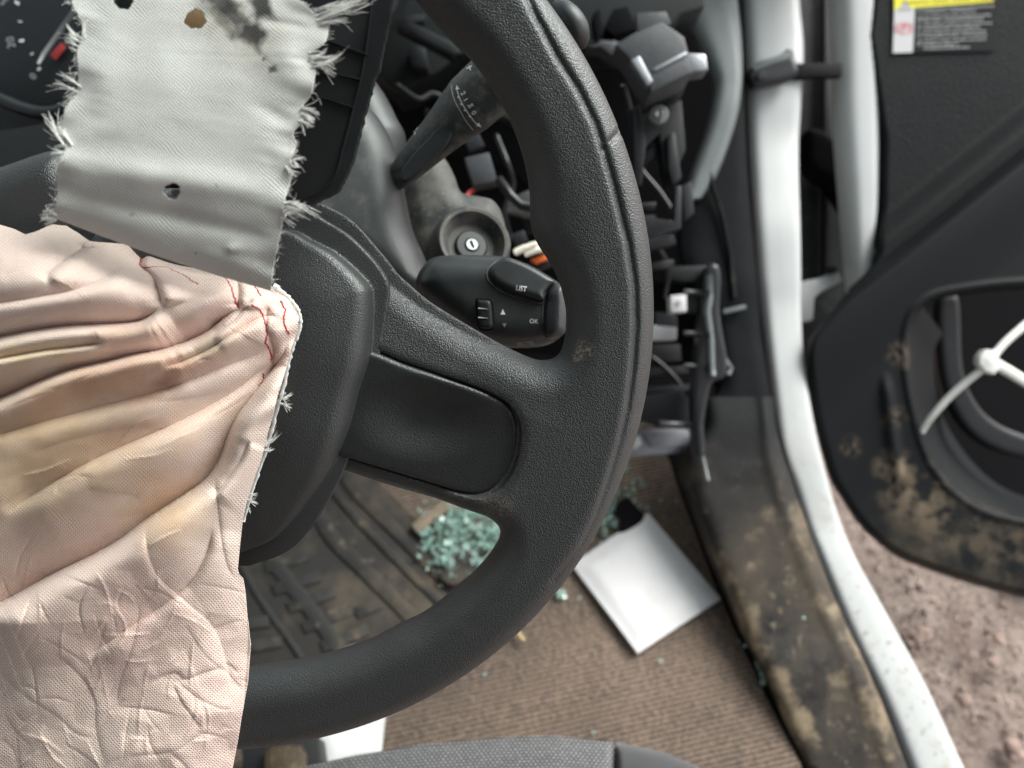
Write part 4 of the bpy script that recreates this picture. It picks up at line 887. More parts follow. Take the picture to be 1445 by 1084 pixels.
prism('flange', [(885, 610), (905, 606), (975, 604), (985, 620), (985, 638), (905, 643), (880, 648)], .86, .006, M['alu'], rail, bev=.002)
prism('raised_step', [(906, 612), (960, 606), (974, 612), (972, 630), (920, 632)], .853, .006, M['alu'], rail, bev=.002)
prism('bright_tab', [(893, 618), (902, 614), (906, 626), (898, 634), (890, 634)], .850, .004, M['white_card'], rail, bev=.001)

# ================================================================== VAN BODY SHELL, TRIM, SEALS
van = thing('van_body', 'white van door opening with black pillar, kick and muddy sill trims', 'van', p3(1100, 700, .85))
ribbon('door_aperture_flange', [(1046, -60, 1127, -60, 0.93), (1048, 0, 1129, 0, 0.93), (1052, 60, 1134, 55, 0.925), (1054, 100, 1134, 92, 0.92), (1056, 148, 1131, 148, 0.92), (1058, 200, 1128, 196, 0.92), (1062, 260, 1128, 250, 0.91), (1065, 320, 1130, 320, 0.9), (1070, 390, 1131, 388, 0.9), (1076, 440, 1131, 438, 0.9), (1084, 512, 1135, 506, 0.89), (1092, 580, 1143, 562, 0.88), (1100, 639, 1153, 615, 0.87), (1118, 686, 1165, 664, 0.865), (1134, 735, 1183, 726, 0.86), (1152, 779, 1207, 785, 0.85), (1196, 886, 1262, 885, 0.83), (1241, 979, 1311, 975, 0.81), (1284, 1084, 1361, 1084, 0.79), (1305, 1140, 1388, 1140, 0.78)],
    M['white_paint'], van, bulge=.009, thick=.012, n=26, prof=lambda t: np.clip(1 - np.abs(2 * t - 1) ** 7, 0, 1) - .18 * sst(t, .45, 1.))
ribbon('door_seal', [(1030, -60, 1050, -60, .915), (1036, 0, 1051, 0, .915), (1044, 100, 1056, 100, .905), (1048, 200, 1061, 200, .9), (1054, 300, 1067, 300, .885), (1060, 400, 1074, 395, .88), (1072, 500, 1086, 498, .87), (1086, 600, 1100, 600, .86), (1108, 686, 1122, 680, .852), (1138, 779, 1155, 776, .838), (1182, 886, 1200, 882, .818), (1226, 979, 1245, 975, .798), (1264, 1084, 1288, 1084, .778), (1284, 1140, 1310, 1140, .77)],
    M['seal'], van, bulge=.010, thick=.012, n=8)
# kick panel + sill trim in one moulded piece
kick = ribbon('kick_panel', [(940, -60, 1042, -60, .90), (965, 0, 1044, 0, .895), (1004, 90, 1048, 90, .885), (1012, 115, 1050, 130, .88), (1004, 170, 1052, 190, .875), (982, 240, 1056, 260, .87), (962, 320, 1062, 330, .865), (968, 380, 1068, 400, .86), (1000, 440, 1074, 470, .86), (1014, 500, 1082, 520, .855), (1018, 545, 1090, 580, .85), (1000, 580, 1096, 625, .845), (988, 640, 1106, 660, .84), (986, 690, 1118, 705, .835)],
    M['trim_mud'], van, bulge=.008, thick=.015, n=14)
pil = ribbon('pillar_trim', [(935, -60, 1030, -60, .872), (962, 0, 1040, 0, .870), (984, 50, 1046, 50, .866), (1003, 95, 1048, 95, .862), (1010, 118, 1046, 130, .860), (1006, 150, 1040, 165, .858), (996, 190, 1028, 205, .858), (978, 240, 1010, 250, .858), (964, 285, 990, 280, .858)],
    M['pillar'], van, bulge=.008, thick=.010, n=14)
prism('panel_lip', [(1020, 437), (1052, 430), (1054, 435), (1022, 443)], .842, .006, M['pillar'], van, bev=.001)
tube('panel_crease', [p3(*q) for q in ((1018, 490, .842), (1024, 508, .842), (1032, 520, .842), (1028, 528, .843))], .0022, M['pillar'], van, n=8)
tube('panel_fold', [p3(*q) for q in ((1030, 130, .858), (1012, 190, .855), (1000, 230, .853), (1004, 260, .853), (1018, 300, .853), (1030, 360, .85), (1036, 420, .85))], .003, M['trim'], van, n=8)
sill = ribbon('sill_trim', [(990, 560, 1090, 560, .848), (996, 600, 1094, 600, .842), (972, 640, 1104, 640, .838), (970, 672, 1114, 668, .834), (978, 700, 1124, 700, .83), (1000, 760, 1146, 760, .82), (1024, 820, 1168, 820, .81), (1049, 880, 1194, 880, .80), (1076, 940, 1222, 940, .785), (1102, 1000, 1248, 1000, .775), (1138, 1084, 1280, 1084, .76), (1162, 1140, 1300, 1140, .75)],
    M['sill'], van, bulge=.008, thick=.05, n=22, prof=lambda t: np.clip(1 - np.abs(2 * t - 1) ** 10, 0, 1) + .35 * np.exp(-((t - .82) / .05) ** 2))
tube('sill_lip', [p3(*q) for q in ((990, 560, .828), (988, 600, .824), (990, 640, .82), (999, 678, .82))], .0022, M['pillar'], van, n=8)
# outer hinge side
prism('hinge_pillar_panel', [(1120, -80), (1250, -80), (1250, 420), (1190, 470), (1140, 520), (1118, 500), (1118, 200)], 1.06, .02, M['shroud_clean'], van, bev=.002)
prism('pillar_rib', [(1163, -80), (1171, -80), (1174, 200), (1170, 400), (1162, 400)], 1.045, .012, M['black'], van, bev=.002)
inflate('rubber_bellows', [(1132, 190), (1150, 186), (1172, 200), (1188, 216), (1196, 260), (1200, 310), (1180, 290), (1160, 262), (1140, 250), (1130, 230)], 1.02, .02, .012, M['deep'], van, .003)
prism('hinge', [(1126, 398), (1160, 392), (1182, 382), (1190, 396), (1160, 412), (1150, 420), (1148, 452), (1130, 456)], .95, .02, M['white_paint'], van, bev=.003)
prism('hinge_bolt', [(1168, 376), (1180, 374), (1184, 384), (1172, 387)], .94, .01, M['seal'], van, bev=.002)

# unseen cab shell added to shape the light: roof, windscreen, rear bulkhead, passenger side
def slab(name, c, h, m): return box(name, np.array(c, float), (h[0], 0, 0), (0, h[1], 0), (0, 0, h[2]), m, van, bev=.004)
M['lining'] = mat('headlining', (.16, .16, .155), .9)
M['tint'] = bpy.data.materials.new('tinted_windscreen'); M['tint'].use_nodes = True; _n = M['tint'].node_tree; _n.nodes.remove(_n.nodes['Principled BSDF'])
_t = _n.nodes.new('ShaderNodeBsdfTransparent'); _t.inputs[0].default_value = (.91, .955, .94, 1); _g = _n.nodes.new('ShaderNodeBsdfGlossy'); _g.inputs['Roughness'].default_value = .02; _m = _n.nodes.new('ShaderNodeMixShader'); _m.inputs[0].default_value = .05
_n.links.new(_t.outputs[0], _m.inputs[1]); _n.links.new(_g.outputs[0], _m.inputs[2]); _n.links.new(_m.outputs[0], _n.nodes['Material Output'].inputs[0])
slab('roof_lining', (-.54, -.42, 1.68), (1.00, .58, .02), M['lining'])
slab('roof_skin', (-.54, -.42, 1.72), (1.03, .62, .01), M['white_paint'])
slab('rear_bulkhead', (-.54, -.98, 1.05), (1.00, .02, .64), M['lining'])
slab('passenger_door', (-1.56, .0, .78), (.02, 1.2, .36), M['trim'])
slab('rear_side_panel', (.48, -.80, 1.05), (.02, .22, .60), M['white_paint'])
slab('dashboard_top', (-.56, 1.12, .92), (.99, .24, .03), M['black'])
slab('scuttle', (-.56, 1.36, .66), (1.0, .04, .26), M['white_paint'])
_w = [np.array(q, float) for q in ((-1.5, .17, 1.67), (.42, .17, 1.67), (.44, 1.34, .96), (-1.5, 1.34, .96))]; _d = np.array([0, .003, .004])
obj('windscreen', np.array(_w + [q + _d for q in _w]), [(0, 1, 2, 3), (7, 6, 5, 4), (0, 4, 5, 1), (1, 5, 6, 2), (2, 6, 7, 3), (3, 7, 4, 0)], M['tint'], van, smooth=False)
slab('roof_rail', (.44, -.36, 1.64), (.02, .5, .03), M['white_paint'])

# door check strap
chk = thing('door_check_strap', 'black door check strap bolted across the white door opening', 'door check', p3(1090, 100, .90))
inflate('strap_bracket', [(1052, 110), (1058, 98), (1068, 90), (1086, 84), (1100, 78), (1108, 72), (1117, 74), (1118, 84), (1122, 92), (1124, 106), (1112, 116), (1090, 122), (1070, 124), (1058, 122)], .895, .010, .007, M['black_satin'], chk, .0016)
prism('strap_arm', [(1112, 88), (1140, 88), (1190, 87), (1190, 108), (1150, 108), (1118, 112)], .905, .012, M['seal'], chk, bev=.004)
lathe('pivot_pin', p3(1073, 108, .885), -CF, CU, [(.006, -.004), (.006, .001), (.004, .003), (.0001, .003)], M['black_satin'], chk, n=20)
prism('bracket_tongue', [(1060, 94), (1092, 80), (1110, 72), (1117, 75), (1112, 84), (1090, 90), (1066, 100)], .884, .004, M['pillar'], chk, bev=.0018)

# ================================================================== DOOR
_do = at(np.array(1300.), np.array(400.), np.array(.9)); dsp = lambda x, y, r, st=.8, c=(.22, .175, .12), ns=45: (tuple(at(np.array(float(x)), np.array(float(y)), np.array(.875)) - _do), r, c, st, ns)
M['door_low'] = mat('muddy_door_plastic_low', (.0075, .009, .010), .58, spec=.16, fine=(500, .0004), spots=[dsp(1290, 700, .05, .75), dsp(1262, 660, .03), dsp(1330, 745, .05, .5), dsp(1400, 765, .06, .35), dsp(1440, 780, .05, .35), dsp(1270, 500, .022, .7, ns=120), dsp(1202, 630, .016, .6, ns=150), dsp(1262, 590, .02, .5, ns=120), dsp(1300, 770, .09, .45, (.10, .085, .06), 20), dsp(1420, 820, .08, .45, (.10, .085, .06), 20)])
door = thing('open_door', 'open white van door with a muddy black trim panel, pocket and warning sticker', 'van door', p3(1300, 400, .9))
ribbon('door_edge', [(1176, -60, 1238, -60, .93), (1178, 0, 1240, 0, .93), (1181, 80, 1241, 80, .93), (1183, 160, 1241, 160, .93), (1188, 230, 1240, 230, .93), (1193, 290, 1238, 290, .93), (1198, 350, 1232, 340, .93), (1203, 400, 1226, 390, .93), (1208, 450, 1222, 440, .93)],
    M['white_paint'], door, bulge=.016, thick=.02, n=12)
tube('edge_seal', [p3(*q) for q in ((1245, -60, .925), (1246, 80, .925), (1245, 200, .925), (1241, 290, .925), (1234, 350, .925))], .0032, M['seal'], door, n=8)
# main trim panel: relief surface
def door_depth(X, Y):
    ln1 = (Y - 330) + (X - 1232) * .80            # below first diagonal -> slopes forward
    ln2 = (Y - 396) + (X - 1212) * .80
    d = .915 - .020 * sst(ln1, -20, 30) - .030 * sst(ln2, -6, 26) + .012 * sst(ln2, 40, 150)
    return d - .00006 * (X - 1240)
opening = [(1470, 404), (1440, 405), (1400, 408), (1360, 413), (1322, 420), (1298, 434), (1285, 456), (1281, 490), (1284, 530), (1292, 575), (1304, 620), (1320, 655), (1342, 684), (1370, 706), (1400, 720), (1440, 730), (1470, 735)]
outl = [(1240, -80), (1560, -80), (1560, 872), (1470, 848), (1445, 841), (1400, 829), (1350, 815), (1300, 797), (1268, 784), (1238, 762), (1212, 736), (1192, 706), (1176, 680), (1166, 650), (1155, 610), (1146, 570), (1141, 535), (1139, 500), (1144, 478), (1156, 462), (1180, 436), (1206, 404), (1232, 372), (1240, 330), (1244, 200)]
gx, gy = np.meshgrid(np.arange(1132, 1566, 2.), np.arange(-82, 880, 2.), indexing='ij'); G = np.stack([gx.ravel(), gy.ravel()], 1)
so = poly_sd(G, smooth_closed(outl, 2)); sp_ = poly_sd(G, smooth_open(opening, 4).tolist() + [[1600, 735], [1600, 404]])
vis = (so < 1.0) & (sp_ > -1.0)
gd = door_depth(G[:, 0], G[:, 1])
gd = gd - .003 * np.exp(-((sp_ - 5) / 5.) ** 2) + .030 * sst(-so, 9, 0) ** 2 + .018 * (1 - sst(sp_, 0, 6))
gd = gd - .006 * np.exp(-((G[:, 0] - 1252 - .12 * (G[:, 1] - 560)) / 7.) ** 2) * sst(G[:, 1], 520, 560) * (1 - sst(G[:, 1], 640, 720))
DV = at(G[:, 0], G[:, 1], gd); F_ = grid_faces(gx.shape[0], gx.shape[1])[:, ::-1]
F_ = F_[vis[F_].all(1)]
cen = G[F_].mean(1); l2 = (cen[:, 1] - 396) + (cen[:, 0] - 1212) * .80
def compact(V, F_): u_, inv = np.unique(F_, return_inverse=True); return V[u_], inv.reshape(F_.shape)
# snap the jagged outer rows on to the outline
a_, b_ = compact(DV, F_[l2 <= 0]); up_p = obj('upper_trim_panel', a_, b_, M['door'], door)
a_, b_ = compact(DV, F_[l2 > 0]); lo_p = obj('lower_trim_panel', a_, b_, M['door_low'], door)
for o_ in (up_p, lo_p):
    md = o_.modifiers.new('thick', 'SOLIDIFY'); md.thickness = .006; md.offset = 0
ribbon('pocket_wall', [(1275, 396, 1330, 470, .872, .96), (1279, 480, 1318, 500, .872, .95), (1284, 545, 1322, 560, .872, .96), (1300, 625, 1342, 610, .872, 1.05), (1338, 690, 1380, 660, .872, 1.05), (1395, 722, 1420, 690, .872, 1.05), (1480, 738, 1480, 712, .872, 1.05)], M['door_low'], door, bulge=.0, thick=.008, n=8)
prism('pocket_floor', [(1250, 380), (1600, 380), (1600, 770), (1420, 760), (1330, 740), (1270, 640)], 1.09, .01, M['deep'], door, bev=0)  # near-black colour stands for the shade deep in the pocket
inflate('pocket_divider', [(1318, 424), (1345, 416), (1352, 440), (1356, 520), (1376, 570), (1410, 600), (1470, 625), (1470, 650), (1400, 636), (1356, 604), (1328, 550), (1318, 480)], .975, .010, .008, M['black'], door, .0025)
dbv = bvh_of([up_p])
M['sticker'] = mat('sticker_backing', (.0085, .0105, .0112), .6, spec=.14)
stk = prism('warning_sticker', [(1260, -45), (1407, -50), (1404, 72), (1260, 75)], lambda x, y: door_depth(x, y) - .0045, .0008, M['sticker'], door, bev=0)
sbv = bvh_of([stk])
pr = lambda n, items, m, off=.0004: print_on(n, items, sbv, m, stk, off=off, dflt=.9)
pr('yellow_band', [S([(1262, -40), (1404, -44), (1402, 2.5), (1262, 13)])], M['yellow'])
pr('white_panel', [S([(1262, 13), (1291, 11), (1288, 74), (1260, 75)])], M['white_card'])
pr('warning_triangle', [S([(1277, 0), (1286, 13.5), (1268, 14)])], M['white_card'], .0008)
pr('triangle_border', [L2([(1277, 0), (1286, 13.5), (1268, 14), (1277, 0)], 1.1), L2([(1277, 5), (1277, 9.5)], 1.4), L2([(1277, 11), (1277, 12.4)], 1.4)], M['black_print'], .0011)
circ = lambda cx, cy, r, a0, a1, n=20: [(cx + r * math.cos(math.radians(a)), cy + r * math.sin(math.radians(a))) for a in np.linspace(a0, a1, n)]
pr('brake_symbol', [L2(circ(1275.5, 40, 8, 0, 360, 28), 1.3), L2(circ(1275.5, 40, 11.6, 140, 220), 1.5), L2(circ(1275.5, 40, 11.6, -40, 40), 1.5), T('P', 1275.6, 40, 13, 2, 1, .03)], M['red_print'], .0009)
pr('heading_lettering', [T('ATTENTION  WARNING  ATENCION  ATTENZIONE', 1344, 1.2, 4.6, 3, 1.18, .02)], M['black_print'], .0009)
lines = [('F', 15, ['Ne jamais quitter le vehicule sans verifier que le frein est', 'correctement serre - voyant (P) allume fixe.']), ('GB', 27, ['Never leave the vehicle without checking that the parking', 'brake is applied - warning lamp (P) ON permanently.']),
         ('E', 38.5, ['Nunca abandone el vehiculo sin verificar que el freno esta', 'correctamente echado - luz (P) encendida y fija.']), ('I', 49.5, ['Prima di scendere dal veicolo verificare che il freno', 'di stazionamento sia inserito - spia (P) accesa fissa.']), ('D', 61, ['Fahrzeug nur verlassen, ohne sicher zu sein, dass die', 'Feststellbremse angezogen ist', 'Kontrollleuchte (P) leuchtet permanent.'])]
its = []
for code, yy, ls in lines:
    its.append(T(code, 1297.5, yy, 3.8, 2)); its.append(L2(circ(1297.5, yy, 3.6, 0, 360, 16), .6))
    for k, s_ in enumerate(ls):
        v, f = text_mesh(s_, .01); wv = np.ptp(v[:, 0]); W_ = 1.62 * len(s_) + 2; its.append((v, f, 1303.5 + W_ / 2, yy - 2.6 + k * 5.2 - W_ * .02, 4.6, 2.2, W_ / (wv * 4.6)))
M['print_mid'] = mat('sticker_print', (.52, .53, .53), .6)
pr('notice_lettering', its, M['print_mid'])
# cable tie across the pocket
tie = thing('cable_tie', 'white nylon cable tie looped across the door pocket', 'cable tie', p3(1400, 510, .84))
prism('tie_head', [(1383, 503), (1391, 493), (1403, 494), (1411, 506), (1412, 520), (1404, 529), (1391, 524), (1382, 513)], .828, .012, M['zip'], tie, bev=.0022)
prism('head_slot', [(1391, 505), (1400, 502), (1403, 512), (1394, 515)], .8275, .001, M['print'], tie, bev=.0004)
def strap(name, pts, w, m, parent):
    c = np.array([p3(*q) for q in pts]); return tube(name, c, w, m, parent, n=8, flat=.4)
strap('tail', smooth_open([(1300, 610, .875), (1315, 588, .86), (1340, 560, .85), (1365, 538, .842), (1388, 520, .838)], 4), .0042, M['zip'], tie)
strap('upper_strap', smooth_open([(1404, 500, .836), (1420, 482, .838), (1445, 460, .842), (1480, 430, .85)], 4), .0046, M['zip'], tie)
strap('side_strap', smooth_open([(1406, 514, .836), (1425, 525, .838), (1450, 540, .84), (1490, 560, .85)], 4), .0062, M['zip'], tie)

# ================================================================== FLOOR
FZ = C0[2] - .85
def floor_mat():
    m = bpy.data.materials.new('ribbed_carpet'); m.use_nodes = True; nt = m.node_tree; N = nt.nodes; L = nt.links; b = N['Principled BSDF']; tc = N.new('ShaderNodeTexCoord')
    mp = N.new('ShaderNodeMapping'); mp.inputs['Rotation'].default_value = (0, 0, math.radians(-12)); L.new(tc.outputs['Object'], mp.inputs['Vector'])
    w = N.new('ShaderNodeTexWave'); w.wave_type = 'BANDS'; w.bands_direction = 'Y'; w.inputs['Scale'].default_value = 62; w.inputs['Distortion'].default_value = 4; w.inputs['Detail'].default_value = 4; w.inputs['Detail Scale'].default_value = 6; L.new(mp.outputs[0], w.inputs['Vector'])
    n1 = N.new('ShaderNodeTexNoise'); n1.inputs['Scale'].default_value = 400; n1.inputs['Detail'].default_value = 3; mp2 = N.new('ShaderNodeMapping'); mp2.inputs['Rotation'].default_value = (0, 0, math.radians(-12)); mp2.inputs['Scale'].default_value = (.45, 1.5, 1); L.new(tc.outputs['Object'], mp2.inputs['Vector']); L.new(mp2.outputs[0], n1.inputs['Vector'])
    n2 = N.new('ShaderNodeTexNoise'); n2.inputs['Scale'].default_value = 7; n2.inputs['Detail'].default_value = 5; L.new(tc.outputs['Object'], n2.inputs['Vector'])
    r = N.new('ShaderNodeValToRGB'); r.color_ramp.elements[0].position = .36; r.color_ramp.elements[0].color = (.045, .036, .028, 1); r.color_ramp.elements[1].position = .66; r.color_ramp.elements[1].color = (.27, .195, .142, 1)
    mx = N.new('ShaderNodeMath'); mx.operation = 'ADD'; ma = N.new('ShaderNodeMath'); ma.operation = 'MULTIPLY'; ma.inputs[1].default_value = .34; L.new(w.outputs['Fac'], ma.inputs[0]); mb = N.new('ShaderNodeMath'); mb.operation = 'MULTIPLY'; mb.inputs[1].default_value = .66; L.new(n1.outputs[0], mb.inputs[0]); L.new(ma.outputs[0], mx.inputs[0]); L.new(mb.outputs[0], mx.inputs[1]); L.new(mx.outputs[0], r.inputs[0])
    m2 = N.new('ShaderNodeMix'); m2.data_type = 'RGBA'; m2.blend_type = 'MULTIPLY'; m2.inputs[0].default_value = 1; rr = N.new('ShaderNodeMapRange'); rr.inputs['From Min'].default_value = .3; rr.inputs['From Max'].default_value = .7; rr.inputs['To Min'].default_value = .6; rr.inputs['To Max'].default_value = 1.15; L.new(n2.outputs[0], rr.inputs['Value']); L.new(r.outputs[0], m2.inputs[6]); L.new(rr.outputs[0], m2.inputs[7]); L.new(m2.outputs[2], b.inputs['Base Color'])
    bp = N.new('ShaderNodeBump'); bp.inputs['Distance'].default_value = .003; L.new(mx.outputs[0], bp.inputs['Height']); L.new(bp.outputs[0], b.inputs['Normal']); b.inputs['Roughness'].default_value = .9; b.inputs['Sheen Weight'].default_value = .2
    return m
M['carpet'] = floor_mat()
cp = [(-200, 420), (870, 520), (925, 600), (945, 650), (962, 700), (985, 760), (1008, 820), (1034, 880), (1062, 940), (1094, 1006), (1122, 1060), (1134, 1084), (1100, 1092), (1060, 1120), (1040, 1300), (-200, 1300)]
carpet = struct(prism('floor_carpet', cp, 0, .01, M['carpet'], None, bev=.003, zplane=FZ))
# van floor pan under the carpet, seen in the gap beside the sill
struct(prism('floor_pan', [(-200, 420), (1000, 520), (1075, 760), (1250, 1140), (1250, 1300), (-200, 1300)], 0, .01, M['deep'], None, bev=0, zplane=FZ - .03))
# rubber mat with curved ribs
rub = thing('rubber_mat', 'muddy black rubber floor mat with long curved ribs and recessed blocks', 'floor mat', on_z(np.array(480.), np.array(800.), FZ))
prism('mat_sheet', [(300, 600), (470, 600), (545, 690), (600, 745), (660, 806), (700, 850), (640, 900), (540, 960), (440, 1000), (300, 1010)], 0, .006, M['mat_base'], rub, bev=.002, zplane=FZ + .008, smooth_n=1)
def bar_z(name, pts, w, z, h, m, parent, bev=.003):
    s_ = smooth_open(pts, 4) if len(pts) > 2 else np.array(pts, float); t_ = np.gradient(s_, axis=0); t_ /= np.linalg.norm(t_, axis=1)[:, None]; n_ = np.stack([-t_[:, 1], t_[:, 0]], 1) * w / 2
    return prism(name, np.vstack([s_ + n_, (s_ - n_)[::-1]]), 0, h, m, parent, bev=bev, zplane=z)
for pts, w in (([(470, 640), (500, 690), (560, 750), (610, 800), (660, 850)], 15), ([(405, 660), (440, 710), (470, 760), (520, 810), (570, 860), (600, 890)], 17), ([(445, 650), (480, 705), (540, 770), (590, 820), (640, 870)], 9), ([(350, 730), (385, 790), (430, 850), (480, 915), (500, 940)], 18), ([(330, 780), (370, 850), (420, 920), (440, 960)], 8)):
    bar_z('rib', pts, w * 1.25, FZ + .011, .005, M['mat_rubber'], rub)
for x, y, a, l in ((404, 792, -18, 62), (418, 822, -18, 70), (440, 846, -20, 72), (462, 872, -22, 76), (486, 900, -22, 70), (392, 764, -16, 50), (520, 858, -22, 40), (350, 880, -8, 60), (366, 910, -10, 66)):
    t_ = np.array([math.cos(math.radians(a)), math.sin(math.radians(a))]); bar_z('tread_block', [np.array([x, y]) - t_ * l / 2, np.array([x, y]) + t_ * l / 2], 17, FZ + .0105, .004, M['mat_rubber'], rub, bev=.0012)
for x, y, a in ((470, 742, 45), (494, 768, 45), (520, 792, 45), (545, 818, 45), (572, 842, 45)):
    t_ = np.array([math.cos(math.radians(a)), math.sin(math.radians(a))]); bar_z('cross_block', [np.array([x, y]) - t_ * 6, np.array([x, y]) + t_ * 6], 18, FZ + .0105, .004, M['mat_rubber'], rub)
# paper sheets
def sheet(name, quad, z, lab, cat, m, th=.004, puff=.004, curl=.0):
    q = np.array([on_z(np.array(float(a)), np.array(float(b)), z) for a, b in quad]); n = 28; s_ = np.linspace(0, 1, n); U_, V_ = np.meshgrid(s_, s_, indexing='ij')
    P = ((1 - U_) * (1 - V_))[..., None] * q[0] + (U_ * (1 - V_))[..., None] * q[1] + (U_ * V_)[..., None] * q[2] + ((1 - U_) * V_)[..., None] * q[3]
    e = np.minimum(np.minimum(U_, 1 - U_), np.minimum(V_, 1 - V_)); P[..., 2] += puff * sst(e, 0, .16) + .0015 * np.sin(U_ * 5 + 1) * np.sin(V_ * 4) + curl * (1 - V_) ** 3
    lowr = P.copy(); lowr[..., 2] -= th + puff * sst(e, 0, .16)
    t1 = obj(name, P.reshape(-1, 3), [], m); bpy.data.objects.remove(t1)
    V2 = np.vstack([P.reshape(-1, 3), lowr.reshape(-1, 3)]); g = grid_faces(n, n); F_ = [tuple(x) for x in g] + [tuple(x[::-1] + n * n) for x in g]
    ring = [i * n for i in range(n)] + [(n - 1) * n + j for j in range(1, n)] + [i * n + n - 1 for i in range(n - 2, -1, -1)] + [j for j in range(n - 2, 0, -1)]
    F_ += [(ring[i - 1], ring[i], ring[i] + n * n, ring[i - 1] + n * n) for i in range(len(ring))]
    o = obj(name, V2, F_, m, None, origin=q.mean(0)); fix_normals(o); o.data.set_sharp_from_angle(angle=math.radians(50)); return tag(o, lab, cat)
sheet('white_card', [(915, 724), (1017, 845), (900, 922), (807, 796)], FZ + .010, 'square white padded card lying askew on the brown ribbed carpet', 'card', M['white_card'], th=.006, puff=.0035)
sheet('paper_sheet', [(448, 932), (500, 910), (545, 1006), (460, 1034)], FZ + .02, 'white paper sheet under the bottom of the wheel rim', 'paper', M['white_card'], th=.001, puff=.001)
sheet('paper_strip', [(450, 1030), (545, 1000), (538, 1062), (462, 1084)], FZ + .026, 'white paper corner between the rim and seat cushion', 'paper', M['white_card'], th=.001, puff=.001)
fp = prism('dark_fabric_scrap', [(868, 716), (884, 700), (896, 712), (910, 730), (890, 748), (872, 752), (876, 734)], 0, .006, M['deep'], None, bev=.002, zplane=FZ + .012, smooth_n=3); tag(fp, 'small dark scrap sticking out beside the square white card', 'scrap')
fp = prism('rubber_scrap', [(640, 780), (660, 776), (672, 790), (668, 806), (640, 826), (620, 812), (630, 800)], 0, .010, M['mat_base'], None, bev=.002, zplane=FZ + .020, smooth_n=3); tag(fp, 'dark rubber lump among the green broken glass', 'scrap')
fp = bar_z('wooden_stick', [(584, 746), (640, 704)], 16, FZ + .02, .01, mat('dusty_wood', (.24, .19, .135), .8, var=.3), None); tag(fp, 'tan wooden lath beside the broken glass under the spoke', 'stick')
fp = bar_z('twig', [(728, 888), (740, 904)], 5, FZ + .012, .004, mat('straw', (.45, .36, .18), .7), None, bev=.001); tag(fp, 'short straw coloured twig on the carpet below the rim', 'twig')
# seat rail below the rim
rl = thing('seat_rail', 'rusty brown metal seat rail end beside the paper under the rim', 'seat rail', on_z(np.array(400.), np.array(1070.), FZ + .05))
M['rust'] = mat('rusty_metal', (.07, .05, .03), .5, metal=.3, var=.4, fine=(200, .001), dust=[((.20, .15, .09), 30, .5, .62, .8)])
prism('rail_channel', [(340, 1048), (452, 1040), (462, 1130), (340, 1130)], 0, .03, M['black'], rl, bev=.004, zplane=FZ + .05)
prism('latch_plate', [(372, 1060), (384, 1052), (424, 1050), (432, 1064), (428, 1110), (372, 1110)], 0, .01, M['rust'], rl, bev=.004, zplane=FZ + .062)
# broken glass
M['glass'] = bpy.data.materials.new('green_glass'); M['glass'].use_nodes = True; b_ = M['glass'].node_tree.nodes['Principled BSDF']
b_.inputs['Base Color'].default_value = (.62, .87, .78, 1); b_.inputs['Roughness'].default_value = .12; b_.inputs['Transmission Weight'].default_value = .6; b_.inputs['IOR'].default_value = 1.5
def shard(c, s, rg_):
    k = rg_.integers(4, 7); th = np.sort(rg_.uniform(0, 2 * math.pi, k)); r_ = s * rg_.uniform(.6, 1.1, k); h_ = s * rg_.uniform(.35, .6)
    p = np.stack([r_ * np.cos(th), r_ * np.sin(th), np.zeros(k)], 1); p = np.vstack([p + [0, 0, h_], p * .96 - [0, 0, h_]])
    a, b2, c2 = rg_.uniform(0, 6), rg_.normal(0, .5), rg_.normal(0, .5)
    Rz = np.array([[math.cos(a), -math.sin(a), 0], [math.sin(a), math.cos(a), 0], [0, 0, 1]]); Rx = np.array([[1, 0, 0], [0, math.cos(b2), -math.sin(b2)], [0, math.sin(b2), math.cos(b2)]]); Ry = np.array([[math.cos(c2), 0, math.sin(c2)], [0, 1, 0], [-math.sin(c2), 0, math.cos(c2)]])
    p = p @ (Rz @ Rx @ Ry).T + c
    f = [tuple(range(k)), tuple(range(k, 2 * k))[::-1]] + [(i, (i - 1) % k, (i - 1) % k + k, i + k) for i in range(k)]; return p, f
parts = []
hp_poly = np.array([(596, 745), (640, 716), (700, 712), (725, 740), (712, 800), (670, 830), (655, 800), (620, 796)], float)
cnt = 0
while cnt < 760:
    x, y = rng.uniform(590, 730), rng.uniform(705, 835)
    if poly_sd(np.array([[x, y]]), hp_poly)[0] < rng.exponential(10) - 5: parts.append(shard(on_z(np.array(x), np.array(y), FZ + .014 + rng.uniform(0, .006)), min(.0065, .0014 + rng.exponential(.0014)), rng)); cnt += 1
for _ in range(260):
    x, y = rng.normal(852, 30), rng.normal(705, 46)
    parts.append(shard(on_z(np.array(x), np.array(y), FZ + .006), rng.uniform(.002, .0045), rng))
v_, f_ = join_raw(parts); gh = obj('broken_glass', v_, f_, M['glass'], None, smooth=False, origin=on_z(np.array(660.), np.array(760.), FZ)); stuff(tag(gh, 'heap of green broken window glass on the carpet under the wheel', 'broken glass'))
proto = None
